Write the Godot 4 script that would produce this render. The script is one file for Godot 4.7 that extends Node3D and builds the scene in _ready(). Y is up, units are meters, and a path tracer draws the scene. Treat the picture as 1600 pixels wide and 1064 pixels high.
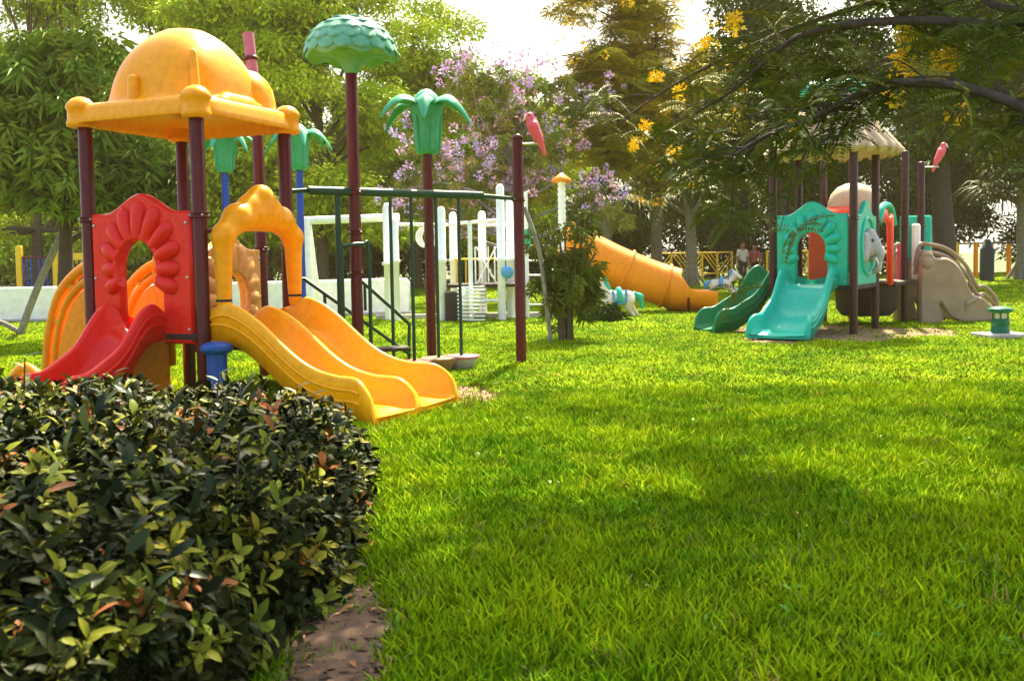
extends Node3D
# A sunny park lawn with two play towers, a clipped shrub in front and trees behind. Metres, y up, the camera looks along -z.

var rng := RandomNumberGenerator.new()
var used := {}
var M := {}
var leaf_mesh := {}
const FLAT := -1

# ---------------------------------------------------------------- naming
func numbered(key: String, called: String) -> String:
	var k := key + "/" + called
	var n: int = used.get(k, 0)
	used[k] = n + 1
	return called if n == 0 else "%s_%03d" % [called, n]

func meta(o: Node, label := "", category := "", group := "", kind := "") -> void:
	if label != "": o.set_meta("label", label)
	if category != "": o.set_meta("category", category)
	if group != "": o.set_meta("group", group)
	if kind != "": o.set_meta("kind", kind)

func thing(called: String, label: String, category: String, at := Vector3.ZERO, turn := 0.0, group := "") -> Node3D:
	var o := Node3D.new()
	o.name = numbered("", called)
	o.position = at
	o.rotation.y = turn
	meta(o, label, category, group)
	add_child(o, true)
	return o

func part(parent: Node, called: String, mesh: Mesh, m: Material, xf := Transform3D.IDENTITY) -> MeshInstance3D:
	var o := MeshInstance3D.new()
	o.name = numbered("" if parent == self else str(parent.get_instance_id()), called)
	o.mesh = mesh
	o.material_override = m
	o.transform = xf
	o.cast_shadow = GeometryInstance3D.SHADOW_CASTING_SETTING_ON
	parent.add_child(o, true)
	return o

func many(parent: Node, called: String, mesh: Mesh, m: Material, xfs: Array[Transform3D], cols: PackedColorArray) -> MultiMeshInstance3D:
	var mm := MultiMesh.new()
	mm.transform_format = MultiMesh.TRANSFORM_3D
	mm.use_colors = true
	mm.mesh = mesh
	mm.instance_count = xfs.size()
	for i in xfs.size():
		mm.set_instance_transform(i, xfs[i])
		mm.set_instance_color(i, cols[i])
	var o := MultiMeshInstance3D.new()
	o.name = numbered("" if parent == self else str(parent.get_instance_id()), called)
	o.multimesh = mm
	o.material_override = m
	o.set_meta("kind", "stuff")
	parent.add_child(o, true)
	return o

# ---------------------------------------------------------------- shapes
func V(x: float, y: float, d: float) -> Vector3: return Vector3(x, y, -d)
func lin(r: float, g: float, b: float) -> Color: return Color(r, g, b).linear_to_srgb()
func ST() -> SurfaceTool:
	var st := SurfaceTool.new()
	st.begin(Mesh.PRIMITIVE_TRIANGLES)
	return st
func done(st: SurfaceTool) -> ArrayMesh:
	st.generate_normals()
	return st.commit()
func tri(st: SurfaceTool, a: Vector3, b: Vector3, c: Vector3) -> void:   # counter-clockwise seen from outside
	st.add_vertex(a); st.add_vertex(c); st.add_vertex(b)
func quad(st: SurfaceTool, a: Vector3, b: Vector3, c: Vector3, d: Vector3) -> void:
	tri(st, a, b, c); tri(st, a, c, d)
func xf(at: Vector3, euler := Vector3.ZERO, size := Vector3.ONE) -> Transform3D:
	return Transform3D(Basis.from_euler(euler) * Basis.from_scale(size), at)

func crv(p: Array, n: int) -> PackedVector3Array:   # Catmull-Rom through the points
	var o := PackedVector3Array()
	for i in p.size() - 1:
		var a: Vector3 = p[max(i - 1, 0)]
		var b: Vector3 = p[i]
		var c: Vector3 = p[i + 1]
		var d: Vector3 = p[min(i + 2, p.size() - 1)]
		for k in n:
			o.append(b.cubic_interpolate(c, a, d, float(k) / n))
	o.append(p[-1])
	return o

func grid(st: SurfaceTool, rows: Array, wrap := false, g := 1) -> void:
	st.set_smooth_group(g)
	for i in rows.size() - 1:
		var a: PackedVector3Array = rows[i]
		var b: PackedVector3Array = rows[i + 1]
		var n := a.size()
		for j in (n if wrap else n - 1):
			var k := (j + 1) % n
			quad(st, a[j], a[k], b[k], b[j])

func fan(st: SurfaceTool, ring: PackedVector3Array, flip := false) -> void:
	st.set_smooth_group(FLAT)
	var c := Vector3.ZERO
	for p in ring: c += p
	c /= ring.size()
	for j in ring.size():
		var k := (j + 1) % ring.size()
		if flip: tri(st, c, ring[k], ring[j])
		else: tri(st, c, ring[j], ring[k])

func tube(st: SurfaceTool, pts: PackedVector3Array, rads, sides := 10, caps := true, flat := 1.0) -> void:
	var rows := []
	var up := Vector3.UP
	for i in pts.size():
		var t := (pts[min(i + 1, pts.size() - 1)] - pts[max(i - 1, 0)]).normalized()
		if i == 0: up = t.cross(Vector3.RIGHT if absf(t.x) < 0.8 else Vector3.UP).normalized()
		up = (up - t * up.dot(t)).normalized()
		var side := t.cross(up)
		var r: float = rads if rads is float else rads[i]
		var ring := PackedVector3Array()
		for j in sides:
			var a := TAU * j / sides
			ring.append(pts[i] + (up * cos(a) * flat - side * sin(a)) * r)
		rows.append(ring)
	grid(st, rows, true)
	if caps:
		fan(st, rows[0], true)
		fan(st, rows[-1])

func bar(st: SurfaceTool, a: Vector3, b: Vector3, r: float, sides := 10) -> void:
	tube(st, PackedVector3Array([a, b]), r, sides)

func tubem(pts: PackedVector3Array, rads, sides := 10) -> ArrayMesh:
	var st := ST()
	tube(st, pts, rads, sides)
	return done(st)

func barm(a: Vector3, b: Vector3, r: float, sides := 12) -> ArrayMesh:
	return tubem(PackedVector3Array([a, b]), r, sides)

func lathe(st: SurfaceTool, prof: Array, sides := 24, at := Vector3.ZERO) -> void:   # prof: Vector2(radius, y) upwards
	var rows := []
	for p in prof:
		var ring := PackedVector3Array()
		for j in sides:
			var a := -TAU * j / sides
			ring.append(at + Vector3(cos(a) * p.x, p.y, sin(a) * p.x))
		rows.append(ring)
	grid(st, rows, true)
	if prof[0].x > 0.004: fan(st, rows[0], true)
	if prof[-1].x > 0.004: fan(st, rows[-1])

func lathem(prof: Array, sides := 24) -> ArrayMesh:
	var st := ST()
	lathe(st, prof, sides)
	return done(st)

func extrude(st: SurfaceTool, poly: PackedVector2Array, depth: float, bevel: float, smooth := true, at := Transform3D.IDENTITY) -> void:
	if Geometry2D.is_polygon_clockwise(poly): poly.reverse()
	var n := poly.size()
	var inset := PackedVector2Array()
	for i in n:
		var a := (poly[i] - poly[(i + n - 1) % n]).normalized()
		var b := (poly[(i + 1) % n] - poly[i]).normalized()
		var m := (Vector2(-a.y, a.x) + Vector2(-b.y, b.x))
		m = m / maxf(m.length_squared() / 2.0, 0.5)
		inset.append(poly[i] + m * bevel)
	var rows := []
	for layer in [[inset, -depth / 2], [poly, -depth / 2 + bevel], [poly, depth / 2 - bevel], [inset, depth / 2]]:
		var ring := PackedVector3Array()
		for p in layer[0]: ring.append(at * Vector3(p.x, p.y, layer[1]))
		rows.append(ring)
	grid(st, rows, true, 2 if smooth else FLAT)
	st.set_smooth_group(FLAT)
	var ix := Geometry2D.triangulate_polygon(inset)
	for i in range(0, ix.size(), 3):
		var p := [inset[ix[i]], inset[ix[i + 1]], inset[ix[i + 2]]]
		if Geometry2D.is_polygon_clockwise(PackedVector2Array(p)): p.reverse()
		tri(st, at * Vector3(p[0].x, p[0].y, depth / 2), at * Vector3(p[1].x, p[1].y, depth / 2), at * Vector3(p[2].x, p[2].y, depth / 2))
		tri(st, at * Vector3(p[2].x, p[2].y, -depth / 2), at * Vector3(p[1].x, p[1].y, -depth / 2), at * Vector3(p[0].x, p[0].y, -depth / 2))

func slab(st: SurfaceTool, s: Vector3, at: Vector3, bevel := 0.01, euler := Vector3.ZERO) -> void:
	var c := minf(bevel, minf(s.x, s.y) * 0.4)
	var x := s.x / 2
	var y := s.y / 2
	extrude(st, PackedVector2Array([Vector2(-x + c, -y), Vector2(x - c, -y), Vector2(x, -y + c), Vector2(x, y - c), Vector2(x - c, y), Vector2(-x + c, y), Vector2(-x, y - c), Vector2(-x, -y + c)]), s.z, minf(c, s.z * 0.4), false, xf(at, euler))

func slabm(s: Vector3, bevel := 0.01) -> ArrayMesh:
	var st := ST()
	slab(st, s, Vector3.ZERO, bevel)
	return done(st)

# ---------------------------------------------------------------- rounded bodies: tapered capsules joined by a smooth minimum, meshed as surface nets
func field(p: Vector3, prims: Array, k: float) -> float:
	var d := 9.0
	for c in prims:
		var a: Vector3 = c[0]
		var ba: Vector3 = c[1] - a
		var pa := p - a
		var l := ba.length_squared()
		var h := clampf(pa.dot(ba) / l, 0.0, 1.0) if l > 1e-9 else 0.0
		var e := (pa - ba * h).length() - lerpf(c[2], c[3], h)
		var m := clampf(0.5 + 0.5 * (d - e) / k, 0.0, 1.0)
		d = lerpf(d, e, m) - k * m * (1.0 - m)
	return d

func nets(st: SurfaceTool, prims: Array, k: float, cell: float, squash := Vector3.ONE) -> void:
	var lo := Vector3.ONE * 1e9
	var hi := Vector3.ONE * -1e9
	for c in prims:
		for e in 2:
			var q: Vector3 = c[e]
			var r: float = c[2 + e] + cell * 2
			lo = lo.min(q - Vector3.ONE * r)
			hi = hi.max(q + Vector3.ONE * r)
	var n := Vector3i(((hi - lo) / cell).ceil()) + Vector3i.ONE
	var f := PackedFloat32Array()
	f.resize(n.x * n.y * n.z)
	var i := 0
	for z in n.z:
		for y in n.y:
			for x in n.x:
				f[i] = field(lo + Vector3(x, y, z) * cell, prims, k)
				i += 1
	var sx := 1
	var sy := n.x
	var sz := n.x * n.y
	var spot := {}
	for z in n.z - 1:
		for y in n.y - 1:
			for x in n.x - 1:
				var b := x + y * sy + z * sz
				var inside := 0
				for q in 8:
					if f[b + (q & 1) + ((q >> 1) & 1) * sy + (q >> 2) * sz] < 0.0: inside += 1
				if inside == 0 or inside == 8: continue
				var s := Vector3.ZERO
				var c := 0
				for e in [[0, 1], [2, 3], [4, 5], [6, 7], [0, 2], [1, 3], [4, 6], [5, 7], [0, 4], [1, 5], [2, 6], [3, 7]]:
					var u: int = e[0]
					var w: int = e[1]
					var fu := f[b + (u & 1) + ((u >> 1) & 1) * sy + (u >> 2) * sz]
					var fw := f[b + (w & 1) + ((w >> 1) & 1) * sy + (w >> 2) * sz]
					if (fu < 0.0) == (fw < 0.0): continue
					s += Vector3(u & 1, (u >> 1) & 1, u >> 2).lerp(Vector3(w & 1, (w >> 1) & 1, w >> 2), fu / (fu - fw))
					c += 1
				spot[b] = (lo + (Vector3(x, y, z) + s / c) * cell) * squash
	st.set_smooth_group(3)
	for z in range(1, n.z - 1):
		for y in range(1, n.y - 1):
			for x in range(1, n.x - 1):
				var b := x + y * sy + z * sz
				var neg := f[b] < 0.0
				for ax in [[sx, sy, sz], [sy, sz, sx], [sz, sx, sy]]:
					if (f[b + ax[0]] < 0.0) == neg: continue
					var p: Vector3 = spot[b]
					var q: Vector3 = spot[b - ax[1]]
					var r: Vector3 = spot[b - ax[1] - ax[2]]
					var t: Vector3 = spot[b - ax[2]]
					if neg: quad(st, p, q, r, t)
					else: quad(st, p, t, r, q)

func netm(prims: Array, k: float, cell: float, squash := Vector3.ONE) -> ArrayMesh:
	var st := ST()
	nets(st, prims, k, cell, squash)
	return done(st)

func ball(at: Vector3, r: float) -> Array: return [at, at, r, r]

# ---------------------------------------------------------------- materials
func noise_tex(freq: float, lo: Color, hi: Color, seed_: int, px := 256, octaves := 4, bias := 0.5) -> NoiseTexture2D:
	var n := FastNoiseLite.new()
	n.seed = seed_
	n.noise_type = FastNoiseLite.TYPE_SIMPLEX_SMOOTH
	n.frequency = freq
	n.fractal_octaves = octaves
	var g := Gradient.new()
	g.set_color(0, lo)
	g.set_color(1, hi)
	g.add_point(bias, lo.lerp(hi, 0.5))
	var t := NoiseTexture2D.new()
	t.width = px
	t.height = px
	t.seamless = true
	t.generate_mipmaps = false
	t.noise = n
	t.color_ramp = g
	return t

func plastic(called: String, c: Color, rough := 0.35, glow := 0.0) -> StandardMaterial3D:   # faded, slightly scuffed moulded plastic
	var m := StandardMaterial3D.new()
	m.resource_name = called
	m.albedo_color = c
	m.albedo_texture = M.wear
	m.roughness = rough * 1.3
	m.metallic_specular = 0.32
	m.roughness_texture = M.scuff
	m.uv1_triplanar = true
	m.uv1_scale = Vector3.ONE * 1.1
	if glow > 0.0: m.backlight = Color(glow, glow, glow)
	M[called] = m
	return m

func leafy(called: String, share: Color, rough := 0.5, spec := 0.4) -> StandardMaterial3D:
	var m := StandardMaterial3D.new()
	m.resource_name = called
	m.vertex_color_use_as_albedo = true
	m.roughness = rough
	m.metallic_specular = spec
	m.backlight = share
	m.cull_mode = BaseMaterial3D.CULL_DISABLED
	M[called] = m
	return m

func bark(called: String, lo: Color, hi: Color, s := 1.0) -> void:
	var m := StandardMaterial3D.new()
	m.resource_name = called
	m.albedo_texture = noise_tex(0.03, lo, hi, 11, 256, 5)
	m.roughness = 0.9
	m.uv1_triplanar = true
	m.uv1_scale = Vector3(3, 0.8, 3) * s
	M[called] = m

func materials() -> void:
	M.wear = noise_tex(0.02, Color(0.86, 0.83, 0.8), Color(1, 1, 1), 3, 512, 6, 0.3)
	M.scuff = noise_tex(0.03, Color(0.6, 0.6, 0.6), Color(1, 1, 1), 5, 256, 4)
	plastic("orange_yellow", lin(0.85, 0.33, 0.004), 0.3, 0.25)
	plastic("slide_yellow", lin(0.88, 0.37, 0.004), 0.3, 0.2)
	plastic("roof_yellow", lin(0.86, 0.34, 0.005), 0.32, 0.25)
	plastic("carrot", lin(0.8, 0.26, 0.006), 0.4, 0.15)
	plastic("tan_orange", lin(0.72, 0.34, 0.1), 0.4)
	plastic("red", lin(0.72, 0.016, 0.01), 0.3, 0.15)
	plastic("dull_red", lin(0.36, 0.05, 0.03), 0.5)
	plastic("vermilion", lin(0.75, 0.08, 0.03), 0.35, 0.2)
	plastic("maroon", lin(0.085, 0.008, 0.009), 0.3)
	plastic("brown_post", lin(0.055, 0.02, 0.016), 0.35)
	plastic("mauve", lin(0.42, 0.13, 0.2), 0.35)
	plastic("teal", lin(0.012, 0.46, 0.34), 0.3, 0.15)
	plastic("deep_teal", lin(0.01, 0.17, 0.07), 0.35, 0.15)
	plastic("palm_green", lin(0.05, 0.36, 0.2), 0.35, 0.1)
	plastic("cap_green", lin(0.1, 0.36, 0.24), 0.4)
	plastic("dark_green", lin(0.018, 0.06, 0.042), 0.4)
	plastic("bollard_green", lin(0.01, 0.13, 0.075), 0.3)
	plastic("blue", lin(0.012, 0.06, 0.42), 0.35)
	plastic("stool_blue", lin(0.012, 0.07, 0.3), 0.3)
	plastic("beige", lin(0.3, 0.215, 0.16), 0.5)
	plastic("sand", lin(0.52, 0.39, 0.26), 0.6)
	plastic("grey", lin(0.4, 0.38, 0.4), 0.4)
	plastic("white", lin(0.78, 0.78, 0.76), 0.45)
	plastic("cream", lin(0.75, 0.66, 0.52), 0.45)
	plastic("black", lin(0.02, 0.02, 0.02), 0.4)
	plastic("deck", lin(0.04, 0.03, 0.028), 0.6)
	plastic("brown", lin(0.3, 0.17, 0.09), 0.6)
	plastic("pink", lin(0.72, 0.12, 0.18), 0.4)
	plastic("sky_blue", lin(0.1, 0.35, 0.65), 0.4)
	plastic("fence_yellow", lin(0.75, 0.48, 0.03), 0.4)
	plastic("purple", lin(0.14, 0.05, 0.3), 0.5)
	plastic("skin", lin(0.32, 0.17, 0.11), 0.6)
	plastic("cloth_white", lin(0.65, 0.62, 0.66), 0.9)
	plastic("cloth_red", lin(0.42, 0.1, 0.12), 0.9)
	plastic("cloth_dark", lin(0.035, 0.035, 0.05), 0.9)
	plastic("hair", lin(0.012, 0.01, 0.009), 0.6)
	plastic("concrete", lin(0.42, 0.4, 0.37), 0.9)
	plastic("slate", lin(0.035, 0.045, 0.06), 0.7)
	var wall := plastic("whitewash", lin(0.86, 0.86, 0.84), 0.9)
	wall.metallic_specular = 0.2
	wall.albedo_texture = noise_tex(0.015, Color(0.9, 0.9, 0.88), Color(1, 1, 1), 8, 256, 4, 0.3)
	M.white.albedo_texture = wall.albedo_texture
	M.beige.albedo_texture = noise_tex(0.008, Color(0.88, 0.86, 0.84), Color(1, 1, 1), 9, 256, 3)
	M.white.albedo_color = lin(0.86, 0.86, 0.84)
	var steel := plastic("steel", lin(0.55, 0.55, 0.55), 0.35)
	steel.metallic = 0.9
	bark("grey_bark", lin(0.1, 0.09, 0.08), lin(0.34, 0.31, 0.28))
	bark("brown_bark", lin(0.045, 0.03, 0.02), lin(0.17, 0.12, 0.08))
	bark("dark_bark", lin(0.025, 0.017, 0.012), lin(0.09, 0.06, 0.045))
	leafy("leaf", Color(1.0, 1.0, 0.35), 0.55, 0.2)
	leafy("gloss_leaf", Color(0.6, 0.6, 0.2), 0.45, 0.15)
	leafy("grass_leaf", Color(0.9, 0.9, 0.25), 0.65, 0.08)
	leafy("petal", Color(0.9, 0.9, 0.9), 0.6, 0.2)
	var g := StandardMaterial3D.new()
	g.resource_name = "turf"
	g.albedo_texture = noise_tex(0.02, lin(0.03, 0.045, 0.008), lin(0.1, 0.14, 0.014), 21, 512, 6)
	g.roughness = 0.95
	g.uv1_triplanar = true
	g.uv1_world_triplanar = true
	g.uv1_scale = Vector3.ONE * 0.35
	M.turf = g
	var d := StandardMaterial3D.new()
	d.resource_name = "bare_soil"
	d.albedo_texture = noise_tex(0.03, lin(0.08, 0.045, 0.025), lin(0.33, 0.2, 0.115), 31, 512, 6)
	d.roughness = 0.95
	d.uv1_triplanar = true
	d.uv1_world_triplanar = true
	d.uv1_scale = Vector3.ONE * 0.8
	M.soil = d
	var ds: StandardMaterial3D = d.duplicate()
	ds.resource_name = "damp_soil"
	ds.albedo_texture = noise_tex(0.03, lin(0.03, 0.016, 0.009), lin(0.16, 0.085, 0.05), 35, 512, 6)
	M.dark_soil = ds
	var nb := noise_tex(0.06, Color(0, 0, 0), Color(1, 1, 1), 33, 512, 5)
	d.normal_enabled = true
	nb.as_normal_map = true
	nb.bump_strength = 6.0
	d.normal_texture = nb

# ---------------------------------------------------------------- foliage pieces
func leaf(st: SurfaceTool, base: Vector3, dir: Vector3, up: Vector3, length: float, width: float, droop := 0.25, fold := 0.15) -> void:
	var side := dir.cross(up).normalized()
	up = side.cross(dir).normalized()
	var rows := []
	for s in [[0.0, 0.12], [0.3, 0.8], [0.62, 1.0], [0.86, 0.6], [1.0, 0.04]]:
		var c: Vector3 = base + dir * length * s[0] - up * length * droop * s[0] * s[0]
		var w: float = width * 0.5 * s[1]
		rows.append(PackedVector3Array([c - side * w + up * w * fold * 2, c, c + side * w + up * w * fold * 2]))
	grid(st, rows)

func leaflet(st: SurfaceTool, base: Vector3, dir: Vector3, up: Vector3, length: float, width: float, droop := 0.2) -> void:
	var side := dir.cross(up).normalized()
	var mid := base + dir * length * 0.5
	var tip := base + dir * length - up * length * droop
	st.set_smooth_group(FLAT)
	tri(st, base, mid + side * width * 0.5, tip)
	tri(st, base, tip, mid - side * width * 0.5)

func rdir(flatten := 1.0) -> Vector3:
	var v := Vector3(rng.randfn(), rng.randfn() * flatten, rng.randfn())
	return v.normalized() if v.length() > 0.01 else Vector3.UP

func make_foliage() -> void:
	for v in 2:
		var st := ST()
		for i in 22:   # broad leaves
			var d := rdir(0.7)
			leaflet(st, d * rng.randf_range(0.05, 0.28), (d + rdir() * 0.6).normalized(), (Vector3.UP + rdir() * 0.5).normalized(), rng.randf_range(0.12, 0.2), rng.randf_range(0.06, 0.09))
		leaf_mesh["broad%d" % v] = done(st)
		st = ST()
		for i in 20:   # long drooping leaves round a shoot
			var a := TAU * i / 20.0 * 3.1
			var d := Vector3(cos(a), rng.randf_range(-0.7, 0.5), sin(a)).normalized()
			leaflet(st, Vector3(0, 0.1 - i * 0.012, 0), d, (Vector3.UP + rdir() * 0.3).normalized(), rng.randf_range(0.2, 0.32), rng.randf_range(0.045, 0.065), 0.45)
		leaf_mesh["lance%d" % v] = done(st)
		st = ST()
		for i in 7:   # flat feathery sprays
			var a := TAU * (i + rng.randf()) / 7.0
			var d := Vector3(cos(a), rng.randf_range(-0.25, 0.3), sin(a)).normalized()
			var L := rng.randf_range(0.28, 0.45)
			var s := d.cross(Vector3.UP).normalized()
			for k in 8:
				var p := d * L * (0.15 + 0.85 * k / 8.0) - Vector3.UP * 0.12 * pow(k / 8.0, 2)
				for e in [-1.0, 1.0]:
					leaflet(st, p, (s * e + d * 0.5 + Vector3.DOWN * 0.15).normalized(), Vector3.UP, 0.11 * sin(PI * (0.2 + 0.75 * k / 8.0)), 0.035, 0.1)
		leaf_mesh["feather%d" % v] = done(st)
		st = ST()
		for i in 26:   # hanging straps
			var a := TAU * i / 26.0 + rng.randf() * 0.3
			var out := Vector3(cos(a), 0, sin(a))
			var up0 := rng.randf_range(-0.2, 0.9)
			var L := rng.randf_range(0.7, 1.1)
			var rows := []
			var sd := out.cross(Vector3.UP) * 0.025
			for k in 5:
				var t := k / 4.0
				var c := out * L * (t - 0.38 * t * t) + Vector3.UP * L * (up0 * t - (0.5 + up0 * 0.9) * t * t)
				rows.append(PackedVector3Array([c - sd * (1.05 - t), c + sd * (1.05 - t)]))
			grid(st, rows)
		leaf_mesh["strap%d" % v] = done(st)
		st = ST()
		for i in 16:   # a flower head
			var d := rdir()
			leaflet(st, d * 0.045, (d + rdir() * 0.8).normalized(), rdir(), rng.randf_range(0.04, 0.065), 0.04, 0.3)
		leaf_mesh["flower%d" % v] = done(st)
		st = ST()
		for f in 5:   # a twig of pinnate fronds
			var a := TAU * f / 5.0 + rng.randf()
			var d := Vector3(cos(a), rng.randf_range(-0.5, 0.5), sin(a)).normalized()
			var L := rng.randf_range(0.16, 0.26)
			var s := d.cross(Vector3.UP).normalized()
			for k in 9:
				var t := k / 9.0
				var p := d * L * (0.1 + 0.9 * t) - Vector3.UP * 0.09 * t * t
				for e in [-1.0, 1.0]:
					leaflet(st, p, (s * e + d * 0.75 + Vector3.DOWN * 0.2).normalized(), (Vector3.UP + rdir() * 0.25).normalized(), 0.075 * sin(PI * (0.3 + 0.6 * t)), 0.017, 0.15)
		leaf_mesh["pinnate%d" % v] = done(st)
	for v in 4:
		var st := ST()   # a tuft of lawn grass
		for i in 16:
			var a := rng.randf() * TAU
			var base := Vector3(cos(a), 0, sin(a)) * sqrt(rng.randf()) * 0.055
			var out := rdir(0.0)
			var h := rng.randf_range(0.035, 0.085)
			var lean := rng.randf_range(0.1, 0.9)
			var w := rng.randf_range(0.0032, 0.0066)
			var sd := out.cross(Vector3.UP).rotated(Vector3.UP, rng.randf_range(-0.6, 0.6)) * w
			var rows := []
			for k in 4:
				var t := k / 3.0
				var c := base + out * h * lean * t * t + Vector3.UP * h * (t - 0.22 * lean * t * t)
				rows.append(PackedVector3Array([c - sd * (1.02 - t * t), c + sd * (1.02 - t * t)]))
			grid(st, rows)
		leaf_mesh["tuft%d" % v] = done(st)
		st = ST()   # a hedge shoot
		bar(st, Vector3(0, -0.1, 0), Vector3(0, 0.03, 0), 0.0025, 4)
		for i in 8:
			var a := i * 2.4 + v
			var t := i / 8.0
			var d := Vector3(cos(a), 0.15 + t * 1.1, sin(a)).normalized()
			leaf(st, Vector3(0, -0.06 + 0.09 * t, 0), d, Vector3.UP, rng.randf_range(0.055, 0.085), rng.randf_range(0.026, 0.036), 0.3)
		leaf_mesh["shoot%d" % v] = done(st)
		st = ST()   # one big hedge leaf
		leaf(st, Vector3.ZERO, Vector3(0, 0, 1), Vector3.UP, 0.08 + 0.008 * v, 0.034 + 0.003 * (v % 2), 0.1 + 0.12 * v, 0.12)
		leaf_mesh["single%d" % v] = done(st)

func tint(c: Color, spread := 0.3) -> Color:
	var k := 1.0 + rng.randf_range(-spread, spread)
	var h := rng.randf_range(-0.18, 0.22)
	return Color(c.r * k * (1.0 + h), c.g * k, c.b * k * (1.0 - h * 0.5))

func scatter(clumps: Array, kind: String, n_per_m2: float, c: Color, c2: Color, size := 1.0, shell := 0.4, flat := 0.0) -> Array:
	var sets := [[[] as Array[Transform3D], PackedColorArray()], [[] as Array[Transform3D], PackedColorArray()]]
	for q in clumps:
		var at: Vector3 = q[0]
		var r: Vector3 = q[1]
		var tone: Color = c.lerp(c2, rng.randf())
		var n := int(n_per_m2 * 4.0 * PI * pow((pow(r.x * r.y, 1.6) + pow(r.x * r.z, 1.6) + pow(r.y * r.z, 1.6)) / 3.0, 0.625))
		for i in n:
			var d := rdir()
			var p := at + d * r * pow(rng.randf(), shell) * (1.0 + 0.18 * sin(d.x * 5 + at.x) * cos(d.y * 6 + at.z))
			var e := Vector3(rng.randf_range(-0.5, 0.5), rng.randf() * TAU, rng.randf_range(-0.5, 0.5)) * Vector3(1.0 - flat, 1, 1.0 - flat)
			var s: Array = sets[rng.randi() % 2]
			s[0].append(xf(p, e, Vector3.ONE * size * rng.randf_range(0.75, 1.3)))
			s[1].append(tint(tone))
	return sets

func foliage(parent: Node, called: String, sets: Array, kind: String, m: Material) -> void:
	for v in 2:
		if sets[v][0].size(): many(parent, called, leaf_mesh[kind + str(v)], m, sets[v][0], sets[v][1])

# a tree: tapered trunk, one limb to each clump, foliage round the clumps
func tree(called: String, label: String, at: Vector3, r0: float, fork: float, clumps: Array, kind: String, density: float, c: Color, c2: Color, barkm := "brown_bark", size := 1.0, group := "", flat := 0.0, shell := 0.4) -> Node3D:
	var o := thing(called, label, "tree", at, 0.0, group)
	var top := 0.0
	for q in clumps: top = maxf(top, q[0].y)
	var pts := []
	var n := 6
	for i in n + 1:
		var t := float(i) / n
		pts.append(Vector3(rng.randfn() * r0 * 0.5 * t, top * 0.92 * t - 0.1, rng.randfn() * r0 * 0.5 * t))
	var path := crv(pts, 3)
	var rads := []
	for i in path.size():
		var t := float(i) / path.size()
		rads.append(r0 * (1.0 - 0.85 * t) * (1.0 + 0.5 * exp(-t * 22.0)))
	part(o, "trunk", tubem(path, rads, 12), M[barkm])
	for q in clumps:
		var c0: Vector3 = q[0]
		var f := clampf(lerpf(fork, 1.0, clampf((c0.y - fork * top) / (top * (1.0 - fork) + 0.01), 0, 1) * 0.8) * 0.92, 0.1, 0.95)
		var i := int(f * (path.size() - 1))
		var a := path[i]
		var mid := a.lerp(c0, 0.5) + Vector3(rng.randfn(), rng.randf() * 0.8, rng.randfn()) * 0.12 * a.distance_to(c0)
		var lp := crv([a, mid, c0], 4)
		var lr := []
		for k in lp.size(): lr.append(rads[i] * lerpf(0.6, 0.12, float(k) / lp.size()))
		part(o, "limb", tubem(lp, lr, 7), M[barkm])
	foliage(o, "crown", scatter(clumps, kind, density, c, c2, size, shell, flat), kind, M.leaf)
	return o

# clumps spread through an ellipsoid
func blobs(at: Vector3, r: Vector3, n: int, blob: float, squash := 0.7) -> Array:
	var o := []
	for i in n:
		var d := rdir()
		var p := at + d * r * pow(rng.randf(), 0.45)
		var s := blob * rng.randf_range(0.7, 1.3)
		o.append([p, Vector3(s, s * squash, s)])
	return o

# ---------------------------------------------------------------- play equipment (local axes: each tower's +x and +z faces look towards the viewer)
func post(o: Node, x: float, z: float, h: float, m: Material, r := 0.06, clamps := []) -> Node:
	var st := ST()
	lathe(st, [Vector2(r, -0.05), Vector2(r, h - 0.03), Vector2(r * 0.85, h - 0.008), Vector2(r * 0.4, h)], 20)
	var p := part(o, "post", done(st), m, xf(Vector3(x, 0, z)))
	for y in clamps:
		part(p, "clamp", lathem([Vector2(r, y - 0.03), Vector2(r + 0.016, y - 0.028), Vector2(r + 0.016, y - 0.006), Vector2(r + 0.004, y), Vector2(r + 0.016, y + 0.006), Vector2(r + 0.016, y + 0.028), Vector2(r, y + 0.03)], 18), m)
		for a in [0.6, 2.2, 3.9, 5.3]:
			part(p, "bolt", lathem([Vector2(0.009, 0), Vector2(0.009, 0.008), Vector2(0.004, 0.011)], 8), M.steel, Transform3D(Basis.from_euler(Vector3(0, -a, 0)) * Basis.from_euler(Vector3(0, 0, -PI / 2)), Vector3(cos(a), 0, sin(a)) * (r + 0.014) + Vector3(0, y, 0)))
	return p

func arch_outline(w: float, y0: float, shoulder: float, peak: float, ow: float, otop: float) -> PackedVector2Array:
	var o := PackedVector2Array()
	o.append(Vector2(-w / 2, y0))
	o.append(Vector2(-w / 2, shoulder))
	for i in range(1, 24):
		var t := i / 24.0
		var x := -w / 2 + w * t
		var b := clampf(1.0 - absf(x) / (w * 0.36), 0.0, 1.0)
		o.append(Vector2(x, shoulder + (peak - shoulder) * b * b * (3 - 2 * b)))
	o.append(Vector2(w / 2, shoulder))
	o.append(Vector2(w / 2, y0))
	o.append(Vector2(ow / 2, y0))
	var r := ow / 2
	for i in 17:
		var a := PI * i / 16.0
		o.append(Vector2(cos(a) * r, otop - r * 1.15 + sin(a) * r * 1.15))
	o.append(Vector2(-ow / 2, y0))
	return o

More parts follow.
